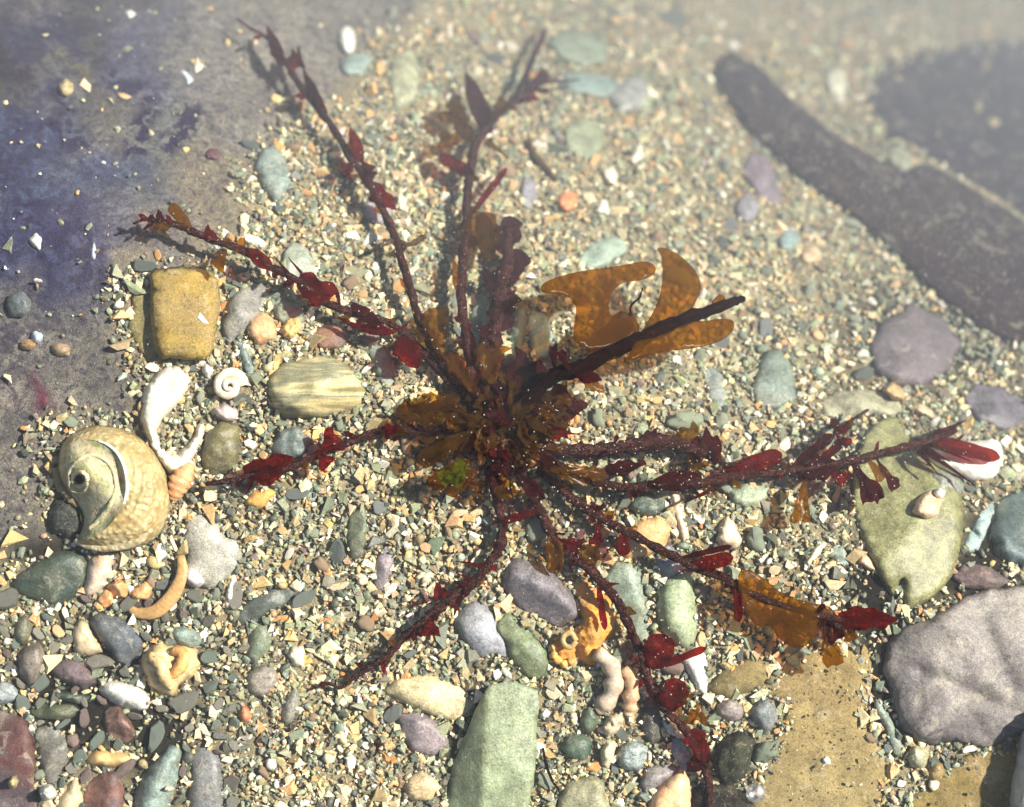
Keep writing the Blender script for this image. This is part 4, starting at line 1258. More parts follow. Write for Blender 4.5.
branch([(478,398,30,5), (450,372,42,5.5), (425,330,50,5.5), (408,280,56,5.5), (392,228,60,5.5), (372,188,62,5.5), (352,158,63,5), (328,122,64,5), (305,90,65,4.5), (285,62,66,3.2), (265,38,67,2.4), (250,26,67,2), (237,17,66,1.5)], blades=[
    ((283,66), (267,26), 12, 'dark_red', 'spindle'), ((288,60), (302,56), 22, 'dark_red', 'fan', dict(ragged=.5)), ((282,58), (296,70), 18, 'red', 'fan', dict(ragged=.5)),
    ((316,104), (303,68), 8, 'dark_red', 'spindle'), ((318,108), (308,76), 11, 'purple', 'spindle'), ((326,118), (314,88), 9, 'dark_red', 'spindle'),
    ((361,162), (350,127), 13, 'red', 'spindle'), ((356,164), (344,172), 16, 'red', 'fan', dict(ragged=.5)), ((360,168), (372,180), 20, 'dark_red', 'fan', dict(ragged=.5)),
    ((368,182), (396,210), 15, 'red', 'spindle', dict(ragged=.3)), ((352,160), (343,177), 10, 'dark_red', 'fan'), ((360,160), (372,172), 12, 'dark_red', 'fan')])
branch([(396,240,60,3.5), (384,243,61,3), (381,246,61,2)], 'twig')
branch([(394,239,60,3), (404,243,62,3.2), (414,242,64,3.6), (421,238,66,4), (424,237,66,2.4)], 'twig')
branch([(470,410,22,5), (440,370,34,5), (405,335,44,4.5), (385,323,48,4.5), (355,313,52,5), (325,299,54,5), (295,281,56,5), (265,266,57,5), (238,251,58,5), (215,240,59,5), (195,233,60,5), (178,228,60,4.4), (160,221,60,3), (146,219,60,2), (134,223,58,1.6)], blades=[
    ((192,232), (170,204), 12, 'amber', 'oblong', dict(curl=.1)), ((222,242), (204,232), 14, 'red', 'fan', dict(ragged=.3)), ((228,247), (246,246), 20, 'amber', 'fan', dict(curl=.1)),
    ((226,250), (216,268), 16, 'amber', 'fan', dict(curl=.1)), ((271,268), (246,248), 15, 'red', 'spindle'), ((292,278), (274,256), 5, 'dark_red', 'thorn'), ((304,276), (288,257), 4, 'dark_red', 'thorn'),
    ((298,280), (338,292), 30, 'red', 'spindle', dict(bend=4, ragged=.3)), ((300,278), (330,300), 20, 'red', 'spindle', dict(ragged=.3)),
    ((352,304), (384,330), 14, 'dark_red', 'spindle'), ((374,328), (338,317), 10, 'red', 'thorn', dict(bend=-3)), ((368,330), (410,322), 9, 'red', 'thorn', dict(bend=6)), ((360,328), (392,330), 11, 'red', 'spindle'),
    ((400,338), (418,368), 26, 'red', 'spindle', dict(ragged=.3))])
branch([(470,435,16,4.5), (430,432,24,4.5), (400,428,28,4.5), (375,432,32,4.5), (350,442,34,4.5), (320,455,35,4.5), (290,466,36,4.5), (262,474,36,4.5), (232,480,36,4), (206,486,34,2.6)], blades=[
    ((314,458), (340,438), 28, 'red', 'fan', dict(ragged=.35)), ((318,452), (328,466), 20, 'red', 'fan'), ((244,472), (294,458), 22, 'red', 'spindle', dict(ragged=.35)), ((252,476), (284,472), 22, 'red', 'spindle', dict(ragged=.4)),
    ((370,436), (368,450), 2.5, 'red', 'thorn')])
branch([(490,412,26,6), (474,385,34,6), (466,350,42,6), (462,310,47,6), (463,270,50,6), (464,230,51,6), (466,195,52,6), (470,170,52,5.5), (475,148,52,5.5), (487,130,52,5), (503,113,52,4.5), (524,92,52,4), (545,84,51,3), (578,80,49,1.2)], 'stem', blades=[
    ((474,174), (439,156), 13, 'red', 'oblong', dict(curl=.15)), ((477,180), (462,168), 16, 'dark_red', 'fan'), ((471,214), (507,168), 7, 'red', 'oblong'),
    ((489,134), (466,72), 20, 'purple', 'spindle', dict(n=16)), ((474,140), (444,112), 16, 'olive', 'fan', dict(ragged=.5)), ((472,140), (440,138), 18, 'olive', 'fan', dict(ragged=.5)), ((474,134), (452,100), 14, 'olive', 'fan', dict(ragged=.5)), ((490,118), (508,102), 18, 'olive', 'fan', dict(ragged=.5)),
    ((486,140), (508,158), 8, 'olive', 'thorn'), ((512,104), (548,26), 5.5, 'purple', 'oblong', dict(n=16)), ((526,90), (536,30), 3, 'purple', 'thorn'), ((522,94), (548,72), 14, 'purple', 'fan'),
    ((464,246), (486,214), 26, 'olive', 'oblong', dict(curl=.1)), ((462,300), (453,258), 10, 'amber', 'spindle'), ((467,330), (474,366), 14, 'dark_red', 'spindle')])
branch([(497,405,26,7), (494,370,36,8), (494,340,42,9), (499,305,46,9.5), (503,275,48,10), (506,250,49,8), (508,232,49,6)], 'stem', lumps=.6, blades=[
    ((504,250), (512,216), 22, 'purple', 'oblong', dict(ragged=.4)), ((500,285), (522,250), 22, 'purple', 'oblong', dict(ragged=.5)), ((500,300), (484,268), 12, 'purple', 'spindle'), ((498,330), (512,292), 20, 'purple', 'oblong', dict(ragged=.5)),
    ((496,350), (484,326), 16, 'dark_red', 'fan', dict(ragged=.5)), ((490,260), (484,212), 24, 'olive', 'oblong', dict(ragged=.3))])

# the branch that carries the amber fronds, rising to just below the surface
br = branch([(512,412,30,7), (532,392,60,10), (555,376,90,11), (580,366,112,11), (610,353,130,10.5), (645,337,142,10), (680,323,148,9.5), (710,311,150,8.5), (732,302,152,7), (743,298,152,4.5)], 'dark_stem', lumps=.15, label='near black branch that carries the amber fronds', blades=[
    ((556,378), (553,346), 8, 'dark_red', 'fan'), ((570,372), (560,352), 12, 'dark_red', 'fan', dict(ragged=.5)), ((590,362), (634,316), 30, 'olive', 'oblong'), ((575,372), (602,380), 14, 'dark_red', 'spindle'), ((712,308), (724,296), 10, 'amber', 'oblong')])
f1 = frond('frond', [(540,293),(541,284),(556,277),(585,270),(620,266),(645,260),(657,266),(654,276),(638,281),(622,282),(611,293),(608,308),(611,316),(622,318),(634,320),(636,334),(612,346),(590,350),(574,342),(573,328),(577,312),(574,300),(562,294)], M['amber'], br,
           lambda x, y: 100 + 10 * np.clip((345 - y) / 80, 0, 1) + 5 * np.sin(x * .06))
f1['label'] = 'amber frond forked like an antler'
f2 = frond('frond', [(655,247),(668,248),(684,258),(697,272),(702,286),(696,302),(688,318),(700,322),(722,318),(735,320),(733,333),(716,344),(690,349),(664,351),(640,358),(626,362),(634,342),(648,322),(660,298),(663,275),(662,256)], M['amber'], br,
           lambda x, y: 104 + 10 * np.clip((350 - y) / 90, 0, 1) + 4 * np.sin(x * .05 + y * .04))
f2['label'] = 'broad amber frond with a pointed curled tip'
branch([(632,318,144,1.8), (633,306,146,1.6), (640,298,148,1.4), (643,290,149,0.9)], 'dark_stem')

branch([(525,440,18,6), (556,464,26,5.5), (590,481,32,5.5), (630,487,36,6), (665,486,38,6), (700,484,40,6), (740,478,42,6), (780,473,44,6), (820,467,46,6), (856,460,48,6), (885,452,49,6), (912,444,50,6), (935,437,50,5.5), (955,430,50,4)], blades=[
    ((702,478), (648,484), 20, 'dark_red', 'spindle', dict(hb=44)), ((716,488), (681,504), 6, 'dark_red', 'thorn'), ((726,474), (782,454), 17, 'red', 'oblong', dict(hb=50, curl=.1)), ((645,461), (622,476), 7, 'dark_red', 'thorn'),
    ((790,470), (832,434), 10, 'dark_red', 'oblong', dict(hb=52)), ((800,472), (842,462), 22, 'dark_red', 'spindle', dict(ragged=.3)),
    ((805,480), (800,522), 22, 'amber', 'fan', dict(hb=42)), ((852,464), (880,500), 20, 'dark_red', 'fan', dict(ragged=.5)), ((858,466), (868,502), 13, 'dark_red', 'fan'), ((876,458), (896,490), 13, 'dark_red', 'fan', dict(ragged=.6)), ((868,460), (884,478), 16, 'amber', 'fan'),
    ((830,470), (846,482), 22, 'red', 'fan', dict(ragged=.4)), ((820,462), (846,438), 9, 'dark_red', 'oblong'),
    ((930,440), (1000,458), 15, 'red', 'oblong', dict(hb=56, curl=.1)), ((935,436), (966,420), 9, 'dark_red', 'thorn', dict(hb=54)), ((924,446), (950,462), 6, 'dark_red', 'thorn'), ((930,444), (972,462), 5, 'dark_red', 'thorn'), ((922,448), (976,486), 7, 'dark_red', 'thorn'), ((918,450), (938,474), 5, 'dark_red', 'thorn')])
branch([(822,446,50,4), (834,437,52,3), (838,428,53,2.6), (850,421,55,2.6), (866,410,58,1.6)], 'stem', blades=[((836,436), (850,444), 11, 'red', 'fan'), ((838,430), (850,428), 7, 'dark_red', 'thorn')])
branch([(535,445,16,7), (570,450,26,8), (600,450,32,9), (630,444,36,9), (660,442,38,9), (688,446,38,8), (712,456,38,6), (728,468,38,3)], lumps=.6, blades=[
    ((668,446), (700,432), 30, 'olive', 'fan', dict(ragged=.5)), ((690,448), (722,446), 26, 'dark_red', 'oblong', dict(ragged=.6)), ((690,452), (700,470), 30, 'olive', 'fan', dict(ragged=.6)), ((640,446), (672,438), 20, 'purple', 'spindle', dict(ragged=.5)), ((606,470), (640,464), 18, 'dark_red', 'spindle', dict(ragged=.4))])
branch([(540,470,16,5), (570,498,24,5.5), (600,518,30,5.5), (630,535,34,5.5), (665,552,37,5.5), (695,567,40,5.5), (720,578,42,5.2), (745,590,44,5), (780,604,46,5), (815,614,47,5), (850,618,47,4.5), (878,620,46,4), (896,622,45,2.5)], blades=[
    ((680,558), (732,546), 6, 'dark_red', 'oblong', dict(ragged=.05)), ((690,566), (733,557), 14, 'red', 'oblong'), ((737,580), (739,622), 9, 'red', 'oblong'), ((622,534), (624,556), 13, 'red', 'oblong'), ((600,520), (596,545), 16, 'red', 'fan', dict(ragged=.4)),
    ((838,618), (898,620), 22, 'red', 'spindle', dict(ragged=.5)), ((826,618), (832,664), 20, 'amber', 'fan', dict(ragged=.4)), ((820,614), (838,640), 20, 'dark_red', 'fan'), ((844,618), (852,640), 14, 'amber', 'fan')])
f3 = frond('frond', [(736,574),(748,568),(764,578),(782,594),(806,602),(832,606),(836,618),(822,626),(812,640),(804,648),(792,648),(778,638),(768,622),(762,628),(752,622),(742,606)], M['amber'], bpy.data.objects['branch.011'] if 'branch.011' in bpy.data.objects else weed,
           lambda x, y: 36 + 3 * np.sin(x * .08), g=3.5)
f3['label'] = 'ragged amber blade wrapped along the lower right branch'
branch([(530,490,18,5.5), (545,520,24,6), (562,545,28,6), (585,568,30,6), (605,585,31,6), (622,606,32,5.8), (632,630,32,5.5), (642,655,31,5.5), (650,682,30,5.5), (664,706,28,5.5), (684,728,27,6), (700,752,26,6.5), (708,778,24,6), (712,812,22,5)], blades=[
    ((552,534), (556,574), 17, 'amber', 'oblong'), ((562,540), (580,550), 22, 'red', 'fan', dict(ragged=.4)), ((585,564), (594,546), 22, 'olive', 'oblong'), ((598,582), (605,630), 7, 'red', 'oblong'), ((655,668), (662,634), 30, 'red', 'oblong', dict(curl=.1)),
    ((656,668), (706,648), 8, 'red', 'oblong', dict(hb=40)), ((672,712), (676,678), 22, 'red', 'oblong', dict(ragged=.4)), ((668,702), (690,690), 20, 'olive', 'fan', dict(ragged=.5)), ((682,724), (704,712), 22, 'amber', 'fan', dict(ragged=.5)), ((690,730), (708,764), 22, 'red', 'spindle', dict(ragged=.4)), ((700,745), (694,772), 16, 'dark_red', 'fan', dict(ragged=.5))])
branch([(490,470,16,5), (494,495,22,5.5), (501,522,26,5.5), (503,542,28,6), (493,562,29,6), (475,580,30,6), (452,600,31,5.8), (428,620,31,5.5), (405,640,30,5.2), (385,655,28,5), (368,668,25,4.5), (355,680,21,3.2), (343,686,18,2.2), (330,685,15,1.6), (322,681,13,1)], blades=[
    ((497,568), (455,561), 7, 'red', 'thorn'), ((500,522), (545,508), 9, 'red', 'spindle'), ((450,594), (434,590), 20, 'red', 'fan', dict(ragged=.4)), ((446,600), (460,606), 18, 'dark_red', 'fan', dict(ragged=.4)), ((432,618), (430,636), 22, 'red', 'fan', dict(ragged=.2)), ((470,578), (452,572), 3, 'red', 'thorn')])

# holdfast and the ragged tuft round it
hb = [ell(ROOT[0], ROOT[1], 46, 40, 0, .2)]
hf = solid('holdfast', hb[0], 30, M['crust'], (112,86,70), rough=.9, nscale=2.5, parent=weed, register=False, g=2.6, h=2)
lobes = [  # hand placed lobes in the tuft: base, tip, width, colour, shape
 ((470,462), (428,484), 26, 'amber', 'lobe'), ((476,470), (446,494), 22, 'amber', 'lobe'), ((466,464), (440,482), 26, 'green', 'lobe'), ((464,470), (452,486), 20, 'green', 'lobe'), ((478,472), (452,490), 14, 'amber', 'lobe'), ((482,480), (474,494), 22, 'amber', 'lobe'),
 ((478,440), (422,456), 30, 'olive', 'lobe'), ((470,432), (418,462), 24, 'olive', 'lobe'), ((466,410), (396,412), 30, 'olive', 'lobe'), ((460,398), (412,406), 26, 'olive', 'lobe'),
 ((474,390), (450,352), 22, 'amber', 'lobe'), ((492,384), (488,340), 34, 'amber', 'lobe'), ((440,348), (432,308), 34, 'olive', 'lobe'), ((450,360), (418,324), 18, 'olive', 'lobe'), ((502,390), (530,360), 30, 'dark_red', 'fan'),
 ((520,392), (548,370), 26, 'dark_red', 'fan'), ((530,410), (572,396), 30, 'dark_red', 'fan'), ((528,424), (568,420), 26, 'olive', 'lobe'), ((545,420), (588,404), 12, 'dark_red', 'oblong'), ((548,438), (566,428), 12, 'red', 'oblong'), ((550,432), (580,434), 7, 'red', 'thorn'),
 ((532,440), (556,414), 24, 'olive', 'lobe'), ((538,462), (590,484), 16, 'amber', 'lobe'), ((500,470), (510,500), 26, 'olive', 'lobe'), ((514,470), (540,500), 20, 'dark_red', 'fan'), ((560,470), (606,474), 20, 'amber', 'lobe'), ((490,404), (462,376), 20, 'dark_red', 'fan'), ((578,376), (604,392), 12, 'amber', 'lobe'),
 ((488,420), (520,400), 30, 'dark_red', 'spindle'), ((480,410), (500,380), 26, 'olive', 'lobe'), ((454,446), (424,432), 20, 'olive', 'lobe'), ((540,452), (556,470), 20, 'dark_red', 'fan'), ((400,425), (384,434), 12, 'red', 'fan'), ((410,436), (392,430), 14, 'olive', 'lobe')]
for (a, b, w, m, sh) in lobes:
    ha = random.uniform(30, 44)
    if m == 'green':
        ha = 52
    blade('blade', a, b, w * 1.05, M[m], weed, ha, ha - random.uniform(2, 16), sh, ragged=.45, curl=.3)
for i in range(130):
    t = random.uniform(0, 2 * math.pi)
    r0 = random.uniform(4, 42)
    L = random.uniform(10, 32)
    x, y = ROOT[0] + 6 + r0 * math.cos(t) * 1.2, ROOT[1] - 6 + r0 * math.sin(t)
    t2 = t + random.uniform(-.8, .8)
    ha = random.uniform(16, 42)
    blade('blade', (x, y), (x + L * math.cos(t2), y + L * math.sin(t2)), random.uniform(5, 16), M[random.choice(['olive', 'olive', 'amber', 'olive', 'dark_red', 'olive', 'dark_red', 'amber', 'red', 'olive', 'amber'])], weed, ha, ha + random.uniform(-6, 8), random.choice(['lobe', 'lobe', 'oblong', 'fan', 'lobe']), n=14, ragged=.35, bend=random.uniform(-6, 6), curl=.5)

# loose scraps of weed on the gravel
tag(blade('weed_scrap', (374,757), (380,742), 6, M['violet'] if 'violet' in M else M['purple'], None, 8, 12, 'fan', ragged=.4, n=8), 'tiny violet scrap of weed on the gravel near the bottom', 'seaweed')
tag(tube('weed_thread', [(543,748,10,1.2), (546,764,14,1.4), (552,780,15,1.4), (559,790,12,1)], M['dark_stem']), 'thin dark curved thread of weed right of the large green slab', 'seaweed')
tag(tube('weed_thread', [(528,140,6,3), (534,155,7,4), (545,168,7,4), (556,180,6,2.5)], M['twig']), 'reddish brown soft strand above the round orange pebble', 'seaweed')


# ------------------------------------------------------------------ gravel
def density(x, y):
    """How densely loose gravel lies at a pixel (0..1)."""
    w = np.array([noise.fractal(Vector((a * .02, b * .02, 9)), 1, 2, 3) for a, b in zip(x, y)])
    s = soft(SILT, x + w * 25, y + w * 20, 26)
    d = 1 - s * 0.988
    band = np.exp(-((s - 0.5) / 0.3) ** 2)
    d = np.maximum(d, 0.22 * band * (w > -0.2))
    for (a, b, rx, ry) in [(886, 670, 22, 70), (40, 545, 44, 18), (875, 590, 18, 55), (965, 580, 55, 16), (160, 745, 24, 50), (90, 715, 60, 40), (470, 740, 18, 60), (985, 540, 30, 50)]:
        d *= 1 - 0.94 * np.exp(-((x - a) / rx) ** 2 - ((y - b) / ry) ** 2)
    return d


W0, H0, X0, Y0 = 1700, 1400, -340, -300
mask = np.zeros((H0, W0), np.float32)          # height of what already stands at a pixel


def stamp():
    for poly, top in FOOT:
        xs = [p[0] for p in poly]
        ys = [p[1] for p in poly]
        x0, x1, y0, y1 = int(min(xs)) - 1, int(max(xs)) + 2, int(min(ys)) - 1, int(max(ys)) + 2
        gx, gy = np.meshgrid(np.arange(x0, x1), np.arange(y0, y1))
        i = inside(poly, gx + .5, gy + .5)
        i &= (gy - Y0 >= 0) & (gy - Y0 < H0) & (gx - X0 >= 0) & (gx - X0 < W0)
        mask[gy[i] - Y0, gx[i] - X0] = np.maximum(mask[gy[i] - Y0, gx[i] - X0], top + 1)


stamp()
# loose grains lap over the stones' rims
for _ in range(3):
    q = mask.copy()
    q[1:] = np.minimum(q[1:], mask[:-1])
    q[:-1] = np.minimum(q[:-1], mask[1:])
    q[:, 1:] = np.minimum(q[:, 1:], mask[:, :-1])
    q[:, :-1] = np.minimum(q[:, :-1], mask[:, 1:])
    mask = q


def free(x, y, r):
    ok = np.ones(x.shape, bool)
    for a in (0, 90, 180, 270):
        xx = np.clip((x + r * math.cos(math.radians(a)) - X0).astype(int), 0, W0 - 1)
        yy = np.clip((y + r * math.sin(math.radians(a)) - Y0).astype(int), 0, H0 - 1)
        ok &= mask[yy, xx] == 0
    return ok & (mask[np.clip((y - Y0).astype(int), 0, H0 - 1), np.clip((x - X0).astype(int), 0, W0 - 1)] == 0)


# the larger loose pebbles and chips: single objects, copies of a few shapes of each kind
def proto(kind, k):
    random.seed(kind * 50 + k)
    sharp = kind in (0, 1, 3, 5)
    n = 5 + (k % 3) if sharp else 11
    pts = []
    for i in range(n):
        t = 2 * math.pi * i / n + random.uniform(-.25, .25)
        rr = 1 + random.uniform(-.28, .28) if sharp else 1 + random.uniform(-.1, .1)
        pts.append((rr * math.cos(t), rr * math.sin(t) * (0.55 if k % 2 else 0.8)))
    pts = chaikin(pts, 1 if sharp else 2)
    n = len(pts)
    v, f = [], []
    lv = [(0.82, -0.5), (1.0, -0.1), (0.93, 0.28), (0.62, 0.52)] if not sharp else [(0.9, -0.3), (1.0, 0.05), (0.86, 0.28)]
    th = 0.75 if not sharp else 0.6
    off = random.uniform(0, 100)
    for s, z in lv:
        for (x, y) in pts:
            q = Vector((x * s, y * s, z * th))
            q += q.normalized() * 0.22 * noise.noise(q * 1.7 + Vector((off, 0, 0)))
            v.append(q)
    v.append(Vector((0, 0, (0.66 if not sharp else 0.34) * th)))
    for L in range(len(lv) - 1):
        for i in range(n):
            a, b = L * n + i, L * n + (i + 1) % n
            f.append((a, b, b + n, a + n))
    t0 = (len(lv) - 1) * n
    for i in range(n):
        f.append((t0 + i, t0 + (i + 1) % n, len(v) - 1))
    f.append(tuple(range(n - 1, -1, -1)))
    return v, f


KINDS = [  # name, category, label, group, material, colours, count, size range
 ('shell_chip', 'shell', 'cream angular shell chip lying loose in the gravel', 'cream shell chips in the gravel', 'white_shell', [(236,220,180), (228,206,160), (240,230,202)], 84, (5.5, 10)),
 ('shell_chip', 'shell', 'ochre angular shell chip lying loose in the gravel', 'ochre shell chips in the gravel', 'shell', [(216,174,112), (206,156,96), (224,180,128)], 60, (5.5, 10)),
 ('pebble', 'pebble', 'sage green rounded pebble lying loose in the gravel', 'sage green pebbles in the gravel', 'slate', [(150,160,132), (138,148,124), (160,164,140)], 58, (6, 19)),
 ('stone_chip', 'stone', 'slate grey angular chip lying loose in the gravel', 'slate grey chips in the gravel', 'slate', [(110,116,106), (124,128,122), (96,104,96)], 46, (6, 18)),
 ('pebble', 'pebble', 'small brown rounded pebble lying loose in the gravel', 'brown pebbles in the gravel', 'stone', [(150,122,92), (136,112,100), (164,136,104)], 40, (5.5, 13)),
 ('stone', 'stone', 'dull dark stone crowded among the stones of the lower left', 'dull dark stones of the lower left', 'stone', [(104,104,88), (126,120,104), (118,98,90), (100,112,98), (144,138,118)], 64, (7, 24)),
]


LOOSE = []
NEAR = [('the turban shell', 115, 490), ('the hooked white broken shell', 170, 420), ('the square brown rock', 173, 315), ('the banded stone', 318, 388), ('the crumpled ochre shell', 170, 668), ('the white elongated pebble', 124, 696),
        ('the milky flat shell piece', 213, 550), ('the dark green slate slab', 50, 577), ('the large pale green slab', 490, 760), ('the cream leaf shaped stone', 428, 696), ('the orange pitted shell', 590, 620), ('the purple grey oval stone', 540, 592),
        ('the green bean shaped stone', 676, 612), ('the big olive green rock', 910, 540), ('the large pale grey rock', 960, 665), ('the dark furry stone', 733, 760), ('the speckled blue grey pebble', 632, 755), ('the pale capsule shaped stone', 865, 404),
        ('the large purple rock', 915, 345), ('the dark strap', 830, 150), ('the round orange pebble', 567, 201), ('the white oval pebble', 347, 40), ('the pale green oval stone', 404, 79), ('the grey green teardrop stone', 272, 174),
        ('the pale sage triangular stone', 300, 262), ('the coiled cream snail shell', 229, 386), ('the amber fronds', 640, 310), ('the smooth ochre rock', 820, 740), ('the white clam shell', 968, 462), ('the triangular grey green slate', 775, 380),
        ('the lilac bent stone', 482, 632), ('the olive green oval stone', 522, 648), ('the purple stone by the strap', 762, 178), ('the peach flat slab', 645, 537), ('the ivory bean shaped shell', 728, 532), ('the round grey pebble near the top', 630, 93)]


def name_loose():
    """The loose piece of each kind that lies closest to a landmark is named after it."""
    done = set()
    for what, x, y in NEAR:
        for kd in range(len(KINDS)):
            c = sorted(((a - x) ** 2 + (b - y) ** 2, i) for i, (k, a, b, o) in enumerate(LOOSE) if k == kd)
            if c and c[0][0] < 80 ** 2 and c[0][1] not in done and sum(1 for q in c if q[0] < c[0][0] * 1.25) == 1:
                done.add(c[0][1])
                o = LOOSE[c[0][1]][3]
                o['label'] = ' '.join(KINDS[kd][2].split()[:4 if kd in (0, 1) else 4]) + ' lying nearest to ' + what


def scatter():
    taken = []
    for kd, (nm, cat, lab, grp, mt, cols, cnt, (s0, s1)) in enumerate(KINDS):
        meshes = []
        for k in range(5):
            v, f = proto(kd, k)
            me = bpy.data.meshes.new(nm)
            me.from_pydata(v, [], f)
            me.polygons.foreach_set("use_smooth", [kd in (2, 4)] * len(me.polygons))
            me.materials.append(M[mt])
            meshes.append(me)
        first = bpy.data.objects.new(nm, meshes[0])
        tag(first, lab, cat, grp)
        random.seed(100 + kd)
        n = tries = 0
        while n < cnt and tries < 60000:
            tries += 1
            x, y = random.uniform(6, 1018), random.uniform(6, 801)
            if kd == 5:
                x, y = random.uniform(4, 235), random.uniform(590, 803)
            s = s0 + (s1 - s0) * random.random() ** (1.3 if kd == 5 else 2.0)
            xa, ya = np.array([x]), np.array([y])
            if not free(xa, ya, s * 0.8)[0] or (kd != 5 and random.random() > density(xa, ya)[0]):
                continue
            if any((x - a) ** 2 + (y - b) ** 2 < (s + c) ** 2 * 0.8 for a, b, c in taken):
                continue
            taken.append((x, y, s))
            o = first if n == 0 else first.copy()
            col.objects.link(o)
            o.data = meshes[n % 5]
            o.location = P(x, y, s * 0.16 + 2.5)
            o.scale = (s * S * random.uniform(.8, 1.2), s * S * random.uniform(.7, 1.05), s * S * random.uniform(.6, 1.15))
            o.rotation_euler = (random.uniform(-.42, .42), random.uniform(-.42, .42), random.uniform(0, 6.28))
            c = random.choice(cols)
            g = GAIN * random.uniform(.85, 1.1)
            o.color = (*lin(c, g), 1)
            n += 1
            LOOSE.append((kd, x, y, o))
    return taken


taken = scatter()
name_loose()
for (x, y, s) in taken:
    mask[max(0, int(y - Y0 - s * .5)):int(y - Y0 + s * .5), max(0, int(x - X0 - s * .6)):int(x - X0 + s * .6)] = 5

# the fine gravel: nobody could count it
PALETTE = [((230,214,166), .20), ((242,236,208), .10), ((206,176,118), .13), ((168,146,104), .12), ((160,164,128), .17), ((126,134,112), .11), ((88,94,80), .09), ((128,108,96), .04), ((218,156,92), .025), ((178,182,160), .04)]


SLATY = [(124,128,104), (106,112, 92), (142,144,114), (152,152,122), (92, 94, 76), (134,122,102), (164,160,128)]
DEEP = [((166,168,128), .28), ((138,142,114), .16), ((190,172,128), .24), ((204,190,146), .14), ((140,122,96), .1), ((100,106,92), .08)]


def icosa():
    t = (1 + 5 ** .5) / 2
    v = np.array([(-1, t, 0), (1, t, 0), (-1, -t, 0), (1, -t, 0), (0, -1, t), (0, 1, t), (0, -1, -t), (0, 1, -t), (t, 0, -1), (t, 0, 1), (-t, 0, -1), (-t, 0, 1)], float)
    v /= np.linalg.norm(v[0])
    f = np.array([(0, 11, 5), (0, 5, 1), (0, 1, 7), (0, 7, 10), (0, 10, 11), (1, 5, 9), (5, 11, 4), (11, 10, 2), (10, 7, 6), (7, 1, 8), (3, 9, 4), (3, 4, 2), (3, 2, 6), (3, 6, 8), (3, 8, 9), (4, 9, 5), (2, 4, 11), (6, 2, 10), (8, 6, 7), (9, 8, 1)])
    return v, f


def shard():
    v = np.array([(-1, -.7, -.6), (1, -.8, -.6), (.8, .8, -.6), (-.7, .9, -.6), (-.85, -.6, .6), (.75, -.7, .6), (.6, .6, .6), (-.6, .75, .6)], float)
    f = np.array([(0, 2, 1), (0, 3, 2), (4, 5, 6), (4, 6, 7), (0, 1, 5), (0, 5, 4), (1, 2, 6), (1, 6, 5), (2, 3, 7), (2, 7, 6), (3, 0, 4), (3, 4, 7)])
    return v, f


